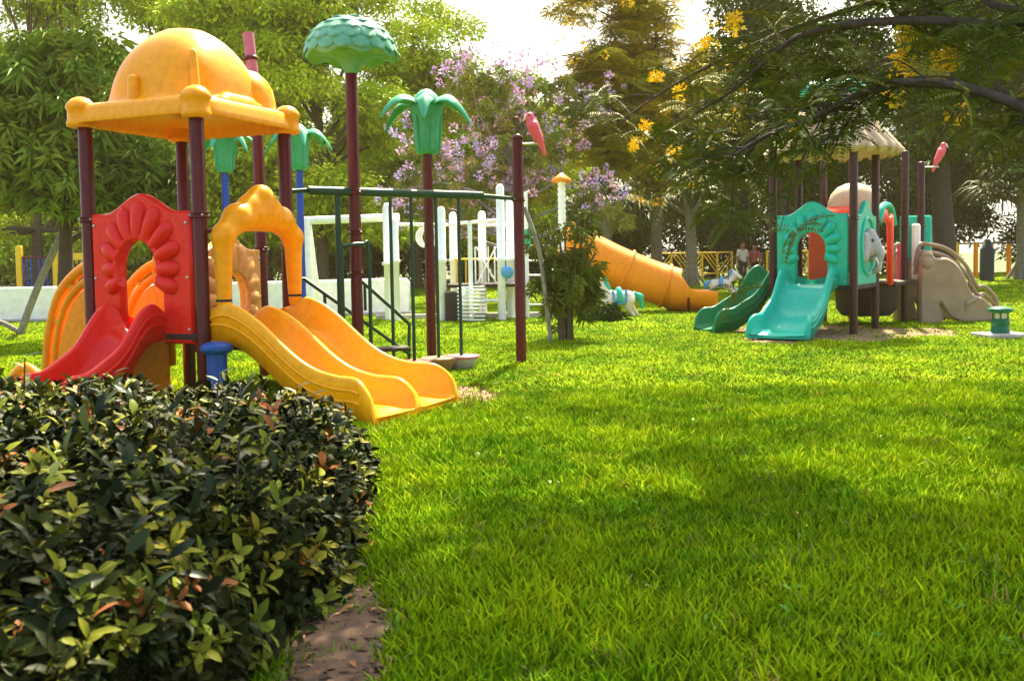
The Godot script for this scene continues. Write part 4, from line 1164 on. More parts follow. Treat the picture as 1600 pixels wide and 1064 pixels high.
func person(label: String, at: Vector3, turn: float, h: float, top: Material, legs: Material) -> void:
	var o := thing("person", label, "person", at, turn)
	var k := h / 1.7
	var fig := [[Vector3(0, 1.56, 0.01), Vector3(0, 1.61, 0), 0.085, 0.095], [Vector3(0, 1.4, 0), Vector3(0, 1.5, 0), 0.05, 0.05]]
	var shirt := [[Vector3(-0.14, 1.36, 0), Vector3(0.14, 1.36, 0), 0.075, 0.075], [Vector3(0, 1.28, 0), Vector3(0, 0.95, 0), 0.14, 0.135]]
	var pants := [[Vector3(-0.06, 0.92, 0), Vector3(0.06, 0.92, 0), 0.135, 0.135]]
	for s in [-1.0, 1.0]:
		var el := Vector3(s * 0.26, 1.1, 0.0)
		var wr := Vector3(s * 0.24, 0.86, 0.1 + 0.05 * s)
		shirt.append([Vector3(s * 0.18, 1.36, 0), el.lerp(Vector3(s * 0.18, 1.36, 0), 0.35), 0.062, 0.058])
		fig.append([Vector3(s * 0.18, 1.36, 0), el, 0.052, 0.042])
		fig.append([el, wr, 0.042, 0.03])
		fig.append([wr, wr + Vector3(0, -0.07, 0.02), 0.032, 0.034])
		fig.append([Vector3(s * 0.09, 0.5, 0.02), Vector3(s * 0.1, 0.09, -0.02), 0.055, 0.04])
		fig.append([Vector3(s * 0.1, 0.05, -0.02), Vector3(s * 0.11, 0.035, 0.13), 0.045, 0.035])
		pants.append([Vector3(s * 0.09, 0.88, 0), Vector3(s * 0.095, 0.5, 0.02), 0.095, 0.068])
		pants.append([Vector3(s * 0.095, 0.5, 0.02), Vector3(s * 0.1, 0.12, -0.02), 0.068, 0.055])
	fig.append([Vector3(0, 1.36, 0), Vector3(0, 0.92, 0), 0.11, 0.11])
	fig.append([Vector3(0, 0.9, 0), Vector3(0.09, 0.5, 0.02), 0.07, 0.06])
	fig.append([Vector3(0, 0.9, 0), Vector3(-0.09, 0.5, 0.02), 0.07, 0.06])
	fig.append(ball(Vector3(0, 1.56, 0.1), 0.018))
	var st := ST()
	nets(st, fig, 0.03, 0.026)
	for s in [-1.0, 1.0]:
		var wr := Vector3(s * 0.24, 0.78, 0.125 + 0.05 * s)
		for f in 5:
			var off := Vector3((f - 2) * 0.004, 0, (f - 2) * 0.016)
			var L: float = [0.05, 0.07, 0.078, 0.072, 0.056][f]
			tube(st, PackedVector3Array([wr + off, wr + off + Vector3(-s * 0.004, -L * 0.55, 0.004), wr + off + Vector3(-s * 0.016, -L, 0.002)]), [0.0095, 0.009, 0.007], 6)
	var body := part(o, "body", done(st), M.skin, xf(Vector3.ZERO, Vector3.ZERO, Vector3.ONE * k))
	part(body, "shirt", netm(shirt, 0.05, 0.026), top)
	part(body, "trousers", netm(pants, 0.04, 0.026), legs)
	part(body, "hair", netm([ball(Vector3(0, 1.645, -0.025), 0.098), [Vector3(0, 1.6, -0.06), Vector3(0, 1.5, -0.07), 0.07, 0.05]], 0.03, 0.022), M.hair)

# ---------------------------------------------------------------- plants
func hedge_top(x: float, z: float) -> float:   # height of the clipped shrub, 0 outside
	var d := -z
	var front := lerpf(1.9, 3.3, smoothstep(-0.98, -0.62, x))
	var right := -0.66 - 0.16 * smoothstep(4.2, 5.6, d) - 0.12 * smoothstep(3.6, 3.0, d)
	var e := minf(minf(d - front, 5.7 - d), minf(right - x, x + 4.2))
	if e < 0.0: return 0.0
	var h := 0.645 + 0.025 * sin(x * 19.0) * sin(d * 23.0 + x * 3.0) + 0.05 * sin(x * 3.1) * sin(d * 2.3) + 0.03 * sin(x * 9.0 + d * 4.0)
	h -= 0.07 * smoothstep(-1.7, -0.7, x)
	return h * sqrt(clampf(1.0 - pow(1.0 - clampf(e / 0.6, 0, 1), 2.4), 0.0, 1.0))

func hedge() -> void:
	var o := thing("shrub", "dark glossy clipped shrub with some bronze young leaves, filling the lower left", "shrub", V(-2.0, 0, 4.4))
	var off := -o.position
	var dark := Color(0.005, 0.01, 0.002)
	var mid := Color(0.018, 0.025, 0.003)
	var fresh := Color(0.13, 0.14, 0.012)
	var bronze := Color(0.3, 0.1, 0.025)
	var x4: Array = [[], [], [], []]
	var c4: Array = [PackedColorArray(), PackedColorArray(), PackedColorArray(), PackedColorArray()]
	var spots := []
	var tries := 0
	while spots.size() < 9000 and tries < 140000:
		tries += 1
		var x := rng.randf_range(-4.1, -0.55)
		var z := -rng.randf_range(1.8, 5.8)
		var h := hedge_top(x, z)
		if h < 0.06: continue
		var y := h * (1.0 - 0.14 * rng.randf()) if rng.randf() < 0.55 else h * rng.randf()
		if y < h - 0.14 and hedge_top(x, z + 0.3) > 0.3 and hedge_top(x + 0.3, z) > 0.3 and rng.randf() < 0.8: continue
		var g := Vector3(hedge_top(x - 0.06, z) - hedge_top(x + 0.06, z), 0.12, hedge_top(x, z - 0.06) - hedge_top(x, z + 0.06)).normalized()
		spots.append([Vector3(x, y, z), g, y / h])
	for s in spots:
		var v := rng.randi() % 4
		var up: Vector3 = (s[1] * 0.7 + Vector3.UP * 0.5 + rdir() * 0.55).normalized()
		var b := Basis(Quaternion(Vector3.UP, up)) * Basis.from_euler(Vector3(0, rng.randf() * TAU, 0))
		x4[v].append(Transform3D(b.scaled(Vector3.ONE * rng.randf_range(0.42, 1.1)), s[0] + off))
		var r := rng.randf()
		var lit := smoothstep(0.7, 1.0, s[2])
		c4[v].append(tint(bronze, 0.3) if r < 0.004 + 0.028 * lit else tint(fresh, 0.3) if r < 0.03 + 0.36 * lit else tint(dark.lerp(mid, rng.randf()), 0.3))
	for v in 4:
		var arr: Array[Transform3D] = []
		arr.assign(x4[v])
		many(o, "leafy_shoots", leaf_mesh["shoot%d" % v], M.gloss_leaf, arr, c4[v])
	# the 300 leaves that show largest
	var mats := []
	for c in [Color(0.007, 0.014, 0.003), Color(0.018, 0.03, 0.005), Color(0.07, 0.09, 0.01), Color(0.2, 0.065, 0.014), Color(0.014, 0.026, 0.007)]:
		var m := StandardMaterial3D.new()
		m.resource_name = "hedge_leaf"
		m.albedo_color = c.linear_to_srgb()
		m.roughness = 0.38
		m.metallic_specular = 0.26
		m.backlight = Color(0.55, 0.55, 0.2)
		mats.append(m)
	var n := 0
	while n < 300:
		var x := rng.randf_range(-2.3, -0.6)
		var z := -rng.randf_range(1.9, 5.0)
		var h := hedge_top(x, z)
		if h < 0.1: continue
		var y := h * (1.0 - 0.1 * pow(rng.randf(), 2)) + 0.01
		var g := Vector3(hedge_top(x - 0.06, z) - hedge_top(x + 0.06, z), 0.14, hedge_top(x, z - 0.06) - hedge_top(x, z + 0.06)).normalized()
		var p := Vector3(x, y, z) + g * 0.025
		var dir := (rdir() * 0.8 + g * 0.7 + Vector3.UP * 0.15).normalized()
		var bs := Basis.looking_at(-dir, (g + rdir() * 0.3).normalized())
		part(o, "leaf", leaf_mesh["single%d" % (n % 4)], mats[[0, 1, 1, 2, 0, 4, 2, 4, 1, 0, 3, 1][rng.randi() % 12]], Transform3D(bs.scaled(Vector3.ONE * rng.randf_range(0.55, 1.05)), p + off))
		n += 1
	# stems
	var st := ST()
	for i in 260:
		var x := rng.randf_range(-3.4, -0.75)
		var z := -rng.randf_range(3.0, 5.4)
		var h := hedge_top(x, z)
		if h < 0.25: continue
		var a := Vector3(x + rng.randf_range(-0.15, 0.15), 0, z + rng.randf_range(-0.15, 0.15))
		tube(st, PackedVector3Array([a + off, Vector3(x, h * 0.5, z) + rdir() * 0.05 + off, Vector3(x, h * 0.95, z) + rdir() * 0.08 + off]), [0.009, 0.006, 0.003], 5)
	part(o, "stems", done(st), M.dark_bark).set_meta("kind", "stuff")
	# taller shoots sticking out
	var tall := [[-2.45, 4.8, 0.84], [-1.52, 4.9, 0.73], [-2.1, 4.6, 0.72], [-1.15, 5.0, 0.64]]
	for i in 9: tall.append([rng.randf_range(-2.7, -0.85), rng.randf_range(3.4, 5.4), rng.randf_range(0.6, 0.7)])
	for p in tall:
		var a := V(p[0], 0.4, p[1])
		var b := V(p[0] + 0.03, p[2], p[1])
		var sh := part(o, "tall_shoot", tubem(PackedVector3Array([a + off, a.lerp(b, 0.6) + rdir() * 0.01 + off, b + off]), 0.004, 6), M.dark_bark)
		for k in 6:
			var an := k * 2.4
			var q := a.lerp(b, 0.45 + 0.11 * k)
			var dir := Vector3(cos(an), 0.5, sin(an)).normalized()
			part(sh, "shoot_leaf", leaf_mesh["single%d" % (k % 4)], mats[[1, 2, 4][k % 3]], Transform3D(Basis.looking_at(-dir, Vector3.UP).scaled(Vector3.ONE * 0.95), q + off))

var bare := []   # outlines without grass
func grassless(x: float, z: float) -> bool:
	for p in bare:
		var mid := Vector2.ZERO
		for q in [p[0], p[10], p[20], p[30]]: mid += q * 0.25
		if Geometry2D.is_point_in_polygon(mid + (Vector2(x, z) - mid) * 1.22, p): return true
	return hedge_top(x - 0.02, z) > 0.2

func lawn() -> void:
	var st := ST()
	var rows := []
	for i in 41:
		var row := PackedVector3Array()
		for j in 41:
			var x := lerpf(-1, 1, j / 40.0)
			var z := lerpf(-1, 1, i / 40.0)
			x = x * absf(x) * 220.0
			z = z * absf(z) * 220.0 - 10.0
			var far := smoothstep(14.0, 60.0, Vector2(x, z).length())
			row.append(Vector3(x, 0.0 + far * 0.25 * sin(x * 0.05) * sin(z * 0.043), z))
		rows.append(row)
	rows.reverse()
	grid(st, rows)
	part(self, "ground", done(st), M.turf).set_meta("kind", "structure")
	var g := thing("lawn_grass", "short bright green lawn grass covering the whole park ground", "grass")
	g.set_meta("kind", "stuff")
	var n1 := FastNoiseLite.new()
	n1.seed = 5
	n1.frequency = 0.35
	var bands := [[2.3, 5.0, 950.0, 1.0, 0.62], [5.0, 9.0, 620.0, 1.12, 0.62], [9.0, 16.0, 330.0, 1.45, 0.64], [16.0, 28.0, 130.0, 2.0, 0.66], [28.0, 50.0, 30.0, 3.6, 0.66]]
	for b in bands:
		var xs: Array = [[], [], [], []]
		var cs: Array = [PackedColorArray(), PackedColorArray(), PackedColorArray(), PackedColorArray()]
		var area: float = b[4] * (b[1] * b[1] - b[0] * b[0])
		for i in int(area * b[2]):
			var d := sqrt(lerpf(b[0] * b[0], b[1] * b[1], rng.randf()))
			var x := rng.randf_range(-b[4], b[4]) * d
			if grassless(x, -d) and (hedge_top(x - 0.02, -d) > 0.2 or rng.randf() < 0.93): continue
			var nn := n1.get_noise_2d(x * 2.0, d * 2.0)
			var n2 := n1.get_noise_2d(x * 11.0 + 50.0, d * 11.0)
			if n2 < -0.42 and rng.randf() < 0.75: continue
			var s: float = b[3] * rng.randf_range(0.75, 1.25) * (1.0 + 0.25 * nn)
			var hgt := minf(1.0, (1.25 if b[0] < 9.0 else 0.8) / b[3]) * (1.0 + 0.35 * n2)
			var v := rng.randi() % 4
			xs[v].append(Transform3D(Basis.from_euler(Vector3(0, rng.randf() * TAU, 0)).scaled(Vector3(s, s * hgt, s)), Vector3(x, -0.004, -d)))
			var c := Color(0.09, 0.2, 0.003).lerp(Color(0.28, 0.38, 0.004), clampf(0.5 + nn * 0.8 + rng.randfn() * 0.25, 0, 1))
			if rng.randf() < 0.02: c = Color(0.24, 0.17, 0.05)
			cs[v].append(tint(c, 0.3))
		for v in 4:
			var arr: Array[Transform3D] = []
			arr.assign(xs[v])
			many(g, "grass_blades", leaf_mesh["tuft%d" % v], M.grass_leaf, arr, cs[v])

func litter() -> void:
	var o := thing("leaf_litter", "dead brown leaves and crumbs of earth on the bare soil", "leaf litter")
	o.set_meta("kind", "stuff")
	var xs: Array[Transform3D] = []
	var cs := PackedColorArray()
	for p in bare:
		var box := Rect2(p[0], Vector2.ZERO)
		for q in p: box = box.expand(q)
		for i in int(240 + 60 * box.get_area()):
			var q := box.position + box.size * Vector2(rng.randf(), rng.randf())
			if not Geometry2D.is_point_in_polygon(q, p): continue
			xs.append(xf(Vector3(q.x, 0.03, q.y), Vector3(rng.randf_range(-0.5, 0.5), rng.randf() * TAU, rng.randf_range(-0.5, 0.5)), Vector3.ONE * rng.randf_range(0.25, 0.75)))
			cs.append(tint([Color(0.2, 0.1, 0.045), Color(0.1, 0.055, 0.03), Color(0.32, 0.2, 0.1)][rng.randi() % 3], 0.3))
	many(o, "dead_leaves", leaf_mesh.single2, M.petal, xs, cs)
	var ys: Array[Transform3D] = []
	var ds := PackedColorArray()
	for k in 4:
		for i in (2600 if k == 2 else 700):
			var q: Vector2 = bare[k][0] + (bare[k][20] - bare[k][0]) * 0.5
			q = q.lerp(bare[k][rng.randi() % 40], sqrt(rng.randf()) * 0.97)
			ys.append(xf(Vector3(q.x, 0.022, q.y), Vector3(rng.randf() * 6, rng.randf() * 6, 0), Vector3(1, rng.randf_range(0.5, 0.9), rng.randf_range(0.6, 1)) * (0.004 + (0.017 if k == 2 else 0.014) * pow(rng.randf(), 3))))
			ds.append(tint([Color(0.12, 0.07, 0.04), Color(0.07, 0.04, 0.024), Color(0.2, 0.14, 0.09)][rng.randi() % 3] * (0.6 if k == 2 else 1.6), 0.3))
	many(o, "earth_crumbs", netm([[Vector3(-0.3, 0, 0), Vector3(0.3, 0.1, 0.1), 0.6, 0.75], [Vector3(0, 0.2, -0.3), Vector3(0.1, 0.2, 0.4), 0.5, 0.4]], 0.1, 0.4), M.petal, ys, ds)

func weeds() -> void:
	var o := thing("lawn_weeds", "small broad weed leaves, straws and fallen yellow petals in the near lawn", "weeds")
	o.set_meta("kind", "stuff")
	var xs: Array[Transform3D] = []
	var cs := PackedColorArray()
	for i in 420:
		var d := sqrt(lerpf(6.0, 80.0, rng.randf()))
		var x := rng.randf_range(-0.6, 0.6) * d
		if grassless(x, -d): continue
		var kind := rng.randf()
		for k in (6 if kind < 0.55 else 1):
			var p := Vector3(x, rng.randf_range(0.02, 0.055), -d) + rdir(0.1) * (0.035 if kind < 0.55 else 0.0)
			xs.append(xf(p, Vector3(rng.randf_range(-0.7, 0.3), rng.randf() * TAU, rng.randf_range(-0.4, 0.4)), Vector3.ONE * (rng.randf_range(0.25, 0.5) if kind < 0.9 else 0.3) * (Vector3(0.35, 1, 1.4) if kind > 0.55 and kind < 0.9 else Vector3.ONE)))
			cs.append(tint(Color(0.1, 0.22, 0.02) if kind < 0.55 else Color(0.4, 0.32, 0.14) if kind < 0.9 else Color(0.85, 0.6, 0.02), 0.25))
	many(o, "weed_leaves", leaf_mesh.single1, M.leaf, xs, cs)

func slim_bush() -> void:
	var o := thing("slim_shrub", "tall slim shrub of many upright stems standing on the lawn", "shrub", V(0.8, 0, 14.5))
	var clumps := []
	for i in 15:
		var a := i * 2.4
		var tip := Vector3(cos(a) * rng.randf_range(0.15, 0.62), rng.randf_range(1.3, 2.15), sin(a) * 0.45)
		part(o, "stem", tubem(crv([Vector3(cos(a) * 0.1, 0, sin(a) * 0.1), Vector3(cos(a) * 0.13, tip.y * 0.5, sin(a) * 0.13), tip], 4), 0.018, 6), M.brown_bark)
		clumps.append([tip * Vector3(0.8, 0.8, 0.8), Vector3(0.2, 0.34, 0.2)])
		clumps.append([tip * Vector3(0.8, 0.5, 0.8), Vector3(0.2, 0.3, 0.2)])
		if i % 3 == 0: clumps.append([tip * Vector3(0.6, 0.25, 0.6), Vector3(0.12, 0.2, 0.12)])
	foliage(o, "foliage", scatter(clumps, "lance", 6.5, Color(0.09, 0.11, 0.02), Color(0.17, 0.2, 0.03), 0.55), "lance", M.leaf)
	var s := thing("thin_stake", "thin pale stake leaning beside the slim shrub", "stake", V(0.56, 0, 14.1))
	part(s, "shaft", tubem(crv([Vector3(0, 0, 0), Vector3(-0.06, 0.6, 0), Vector3(-0.16, 1.4, 0), Vector3(-0.36, 2.0, 0)], 4), 0.032, 8), M.grey_bark)
	var p := thing("low_plant", "low broad-leaved plant on the lawn under the tube slide", "plant", V(1.78, 0, 18.4))
	foliage(p, "foliage", scatter([[Vector3(0, 0.18, 0), Vector3(0.4, 0.18, 0.3)]], "lance", 26.0, Color(0.04, 0.07, 0.02), Color(0.08, 0.12, 0.03), 0.6), "lance", M.leaf)
	for k in 4: part(p, "stem", barm(Vector3(0.05 * k - 0.1, 0, 0), Vector3(0.16 * k - 0.24, 0.2, 0), 0.012, 5), M.brown_bark)

func overhang() -> void:   # the flowering tree whose branches hang in from the right
	var o := thing("flowering_tree", "near tree with yellow flowers, its thin dark branches hanging in at upper right", "tree", V(5.6, 0, 6.2))
	var off := -o.position
	part(o, "trunk", tubem(crv([Vector3(0, -0.1, 0), Vector3(0.08, 1.2, 0), Vector3(-0.05, 2.4, 0.1), Vector3(0.0, 3.8, 0.0), Vector3(0.1, 6.2, -0.2)], 4), [0.24, 0.2, 0.185, 0.18, 0.175, 0.17, 0.165, 0.16, 0.155, 0.15, 0.14, 0.13, 0.12, 0.11, 0.1, 0.08, 0.05], 14), M.dark_bark)
	var limbs := [
		[V(5.58, 1.6, 6.15), V(4.6, 1.85, 5.6), V(3.6, 1.9, 5.1), V(2.70, 1.92, 4.90), V(2.63, 2.01, 5.00), V(2.38, 2.13, 5.10), V(2.12, 2.18, 5.20), V(1.92, 2.15, 5.30), V(1.74, 2.06, 5.40), V(1.45, 1.95, 5.50), V(1.30, 1.86, 5.60)],
		[V(5.55, 2.1, 6.15), V(4.2, 2.45, 5.7), V(3.15, 2.58, 5.6), V(3.04, 2.6, 5.8), V(2.6, 2.71, 6.1), V(2.28, 2.75, 6.3), V(2.1, 2.76, 6.5), V(1.95, 2.74, 6.7), V(1.78, 2.61, 6.9), V(1.6, 2.45, 7.1), V(1.3, 2.3, 7.4)],
		[V(5.6, 2.6, 6.15), V(4.6, 2.75, 6.0), V(3.6, 2.62, 5.7), V(2.98, 2.73, 5.9), V(2.9, 2.95, 6.2), V(2.6, 3.3, 6.6), V(1.9, 3.4, 7.2)],
		[V(5.6, 3.4, 6.2), V(4.6, 3.6, 7.4), V(3.6, 3.5, 8.2), V(2.6, 3.3, 8.8), V(1.7, 2.95, 9.2), V(1.1, 2.6, 9.5)],
		[V(5.6, 3.2, 6.2), V(5.0, 3.3, 7.6), V(4.4, 3.1, 8.6), V(3.8, 2.9, 9.3)]]
	var tw := []
	for li in limbs.size():
		var pts := crv(limbs[li], 5)
		var rr := []
		for i in pts.size(): rr.append(lerpf(0.048, 0.008, pow(float(i) / pts.size(), 0.8)))
		var for_j := []
		for p in pts: for_j.append(p + off)
		part(o, "limb", tubem(PackedVector3Array(for_j), rr, 8), M.dark_bark)
		for i in range(10, pts.size(), 2):
			for e in 2:
				var d := (rdir(0.6) + (pts[min(i + 1, pts.size() - 1)] - pts[i - 1]).normalized() * 0.6 + Vector3(0, -0.1, -0.75)).normalized()
				var L := rng.randf_range(0.25, 0.7)
				var tp := crv([pts[i], pts[i] + d * L * 0.5 + Vector3(0, 0.03, 0), pts[i] + d * L + Vector3(0, -0.08, 0)], 3)
				var q := PackedVector3Array()
				for p in tp: q.append(p + off)
				part(o, "twig", tubem(q, [0.007, 0.006, 0.005, 0.005, 0.004, 0.003, 0.002], 5), M.dark_bark)
				tw.append(tp)
	var sets := [[[] as Array[Transform3D], PackedColorArray()], [[] as Array[Transform3D], PackedColorArray()]]
	for t in tw:
		for k in 2:
			var p: Vector3 = t[rng.randi_range(t.size() / 2, t.size() - 1)] + rdir() * 0.1 + Vector3(0, 0, -0.05)
			var s: Array = sets[rng.randi() % 2]
			s[0].append(xf(p + off, Vector3(rng.randf_range(-0.6, 0.6), rng.randf() * TAU, rng.randf_range(-0.6, 0.6)), Vector3.ONE * rng.randf_range(0.7, 1.15)))
			s[1].append(tint(Color(0.06, 0.085, 0.015).lerp(Color(0.16, 0.17, 0.025), rng.randf()), 0.3))
	foliage(o, "leaf_sprays", sets, "pinnate", M.leaf)
	# the crown above the picture, whose shade falls on the near lawn
	var clumps := []
	for i in 12:
		for k in 8:
			if k == 7 or (k == 6 and i % 2 == 0): continue
			if k > 1 and k < 6: clumps.append([Vector3(-5.5 + 0.72 * i + rng.randf_range(-0.3, 0.3), rng.randf_range(4.5, 6.3), 1.8 - 0.72 * k + rng.randf_range(-0.3, 0.3)), Vector3(0.6, 0.35, 0.6)])
			clumps.append([Vector3(-5.5 + 0.72 * i + rng.randf_range(-0.25, 0.25), rng.randf_range(4.5, 6.3), 1.8 - 0.72 * k + rng.randf_range(-0.25, 0.25)), Vector3(0.62, 0.4, 0.62)])
	foliage(o, "crown", scatter(clumps, "feather", 1.8, Color(0.05, 0.08, 0.012), Color(0.12, 0.16, 0.02), 0.9), "feather", M.leaf)
	for i in range(0, clumps.size(), 5): part(o, "limb", tubem(crv([Vector3(0.05, 3.6, 0), (clumps[i][0] as Vector3) * 0.5 + Vector3(0, 2.2, 0), clumps[i][0]], 4), [0.07, 0.065, 0.06, 0.05, 0.045, 0.035, 0.03, 0.02, 0.015], 7), M.dark_bark)
	# yellow flower heads
	for p in [[2.53, 2.65, 6.3], [2.57, 2.52, 6.4], [2.62, 2.49, 6.4], [2.79, 2.52, 6.3], [2.85, 2.5, 6.3], [2.75, 2.43, 6.3], [2.53, 2.39, 6.4], [2.53, 2.29, 6.4], [2.9, 2.17, 6.4], [2.85, 2.16, 6.2], [1.61, 2.98, 8.0], [1.36, 2.9, 9.0], [1.52, 2.21, 9.0], [1.62, 2.94, 7.0], [1.5, 2.7, 8.6], [1.3, 2.5, 9.3], [2.0, 2.2, 7.0], [1.2, 2.35, 9.4]]:
		var f: Array[Transform3D] = []
		var c := PackedColorArray()
		for k in 7:
			f.append(xf(rdir() * 0.045, Vector3(rng.randf() * 6, rng.randf() * 6, 0), Vector3.ONE * 0.55))
			c.append(tint(Color(0.85, 0.58, 0.015), 0.2))
		many(o, "flower_head", leaf_mesh.flower0, M.petal, f, c).position = V(p[0], p[1], p[2]) + off

func wood() -> void:
	# left
	tree("mango_tree", "dark drooping-leaved tree at the left edge, behind the leaning grey pole", V(-7.6, 0, 16.6), 0.16, 0.25, [[Vector3(-0.6, 4.3, 0), Vector3(1.1, 0.9, 1.1)], [Vector3(0.2, 4.9, -0.3), Vector3(0.8, 0.6, 0.8)], [Vector3(-1.5, 3.6, 0.2), Vector3(0.9, 0.9, 0.9)], [Vector3(0.5, 3.7, 0.3), Vector3(0.9, 0.8, 0.8)], [Vector3(-0.6, 3.2, 0.6), Vector3(0.9, 0.8, 0.7)], [Vector3(1.2, 2.8, 0.2), Vector3(0.9, 0.7, 0.8)], [Vector3(0.3, 2.75, 0.5), Vector3(0.8, 0.6, 0.7)], [Vector3(-1.4, 2.9, 0.3), Vector3(0.9, 0.7, 0.8)], [Vector3(1.7, 2.4, 0), Vector3(0.7, 0.6, 0.7)], [Vector3(-0.5, 2.7, 0.2), Vector3(0.7, 0.5, 0.7)], [Vector3(-2.1, 4.4, -0.4), Vector3(0.9, 0.8, 0.9)]], "lance", 9.5, Color(0.065, 0.1, 0.018), Color(0.18, 0.25, 0.03), "dark_bark", 0.9)
	tree("slender_tree", "slender grey-barked tree whose trunk meets the left picture edge", V(-9.45, 0, 17.6), 0.09, 0.5, [[Vector3(-0.3, 4.4, 0), Vector3(0.9, 0.8, 0.9)], [Vector3(0.4, 3.6, 0.3), Vector3(0.8, 0.6, 0.8)], [Vector3(-0.9, 3.2, 0), Vector3(0.8, 0.6, 0.8)]], "lance", 9.0, Color(0.07, 0.11, 0.016), Color(0.16, 0.22, 0.02), "grey_bark", 0.9)
	# lime layered trees at the back left
	var lime := Color(0.3, 0.4, 0.015)
	var lime2 := Color(0.46, 0.54, 0.03)
	var rows := [[-17.5, 36.0, 13.0, "bright layered tree at the far left edge, its crown leaving the picture"], [-13.0, 39.0, 12.5, "bright layered tree rising just right of the dark drooping tree's top"], [-10.0, 36.0, 11.6, "bright layered tree straight behind the yellow domed roof"], [-6.6, 34.0, 12.0, "bright layered tree between yellow roof and mushroom cap"], [0.2, 44.0, 9.2, "lowest of the bright layered trees, in the gap under the open sky"], [-3.9, 40.0, 11.5, "bright layered tree right behind the green mushroom cap"]]
	for r in rows:
		var cl := []
		for i in 44:
			var t := rng.randf()
			var y := lerpf(1.8, r[2], t)
			var a := rng.randf() * TAU
			var R := 3.3 * sqrt(rng.randf()) * (1.0 - 0.4 * t)
			cl.append([Vector3(cos(a) * R, y, sin(a) * R), Vector3(1.45, 0.5, 1.45) * rng.randf_range(0.7, 1.2)])
		tree("layered_tree", r[3], V(r[0], 0, r[1]), 0.22, 0.3, cl, "broad", 5.0, lime, lime2, "brown_bark", 1.15, "", 0.3, 0.35)
	# purple flowering tree in the middle
	var cl := []
	for i in 34:
		var t := rng.randf()
		cl.append([Vector3(rng.randf_range(-3.0, 2.9) * (1.0 - 0.35 * t), lerpf(2.3, 6.0, t), rng.randf_range(-1.2, 1.2)), Vector3(0.7, 0.5, 0.6) * rng.randf_range(0.6, 1.2)])
	var p := tree("purple_flowering_tree", "tree with purple flower heads and thin bare twigs behind the toy palm", V(0.0, 0, 27.0), 0.14, 0.2, cl, "lance", 4.2, Color(0.15, 0.19, 0.03), Color(0.3, 0.3, 0.06), "grey_bark", 0.75, "", 0.0, 0.5)
	for i in 34:
		var q: Vector3 = cl[i][0]
		var d := Vector3(rng.randfn() * 0.7, rng.randf_range(0.4, 1.3), rng.randfn() * 0.4)
		part(p, "twig", tubem(crv([q, q + d * 0.5 + rdir() * 0.1, q + d], 3), [0.016, 0.015, 0.013, 0.011, 0.009, 0.007, 0.004], 5), M.grey_bark)
		var f: Array[Transform3D] = []
		var c := PackedColorArray()
		for k in 16:
			f.append(xf(q + d * rng.randf_range(0.2, 1.0) + rdir() * 0.55, Vector3(rng.randf() * 6, rng.randf() * 6, 0), Vector3.ONE * rng.randf_range(0.9, 1.9)))
			c.append(tint(Color(0.62, 0.4, 0.64), 0.25))
		many(p, "flower_head", leaf_mesh["flower%d" % (i % 2)], M.petal, f, c)
	# yellow flowering tree right of the middle
	var y := tree("golden_tree", "olive-gold tree with scattered yellow blossom, upper middle right", V(4.5, 0, 30.0), 0.2, 0.35, blobs(Vector3(-0.3, 6.8, 0), Vector3(2.7, 3.6, 2.2), 30, 1.0), "feather", 5.0, Color(0.24, 0.21, 0.015), Color(0.42, 0.36, 0.02), "brown_bark", 1.2)
	var f: Array[Transform3D] = []
	var c := PackedColorArray()
	for k in 130:
		f.append(xf(Vector3(-0.3, 6.4, 0.8) + rdir() * Vector3(2.9, 3.6, 2.0), Vector3(rng.randf() * 6, rng.randf() * 6, 0), Vector3.ONE * rng.randf_range(1.0, 2.2)))
		c.append(tint(Color(0.8, 0.52, 0.02), 0.2))
	many(y, "blossom", leaf_mesh.flower1, M.petal, f, c)
	# big dark trees on the right
	var dk := Color(0.035, 0.058, 0.009)
	var dk2 := Color(0.11, 0.15, 0.02)
	var bigs := [[9.2, 33.0, 0.32, 11.0, "broad dark tree behind the teal tower's left slide"], [14.6, 33.0, 0.42, 12.0, "thick-trunked dark tree just right of the teal tower's roof"], [19.8, 35.0, 0.34, 12.0, "dark tree at the right edge behind the bollard light"], [11.8, 41.0, 0.36, 12.5, "dark tree straight behind the thatched roof, further back"], [25.0, 43.0, 0.4, 13.0, "rightmost dark tree, standing far behind the yellow posts"]]
	for b in bigs:
		tree("shade_tree", b[4], V(b[0], 0, b[1]), b[2], 0.3, blobs(Vector3(0, b[3] * 0.6, 0), Vector3(3.2, b[3] * 0.34, 2.8), 30, 1.15), "broad", 4.6, dk, dk2, "dark_bark", 1.3)
	# shaggy strap-leaved trees
	for s in [[3.6, 37.0, 2.6, "shaggy hanging-leaved tree above the tube slide's outlet"], [7.0, 38.0, 3.0, "shaggy hanging-leaved tree just left of the two people"], [20.2, 38.5, 3.2, "shaggy hanging-leaved tree over the dark slate post"]]:
		var st: Array[Transform3D] = []
		var sc := PackedColorArray()
		var o := thing("strap_leaved_tree", s[3], "tree", V(s[0], 0, s[1]))
		part(o, "trunk", tubem(PackedVector3Array([Vector3(0, -0.1, 0), Vector3(0.05, 1.0, 0), Vector3(0, s[2], 0)]), [0.34, 0.22, 0.2], 10), M.grey_bark)
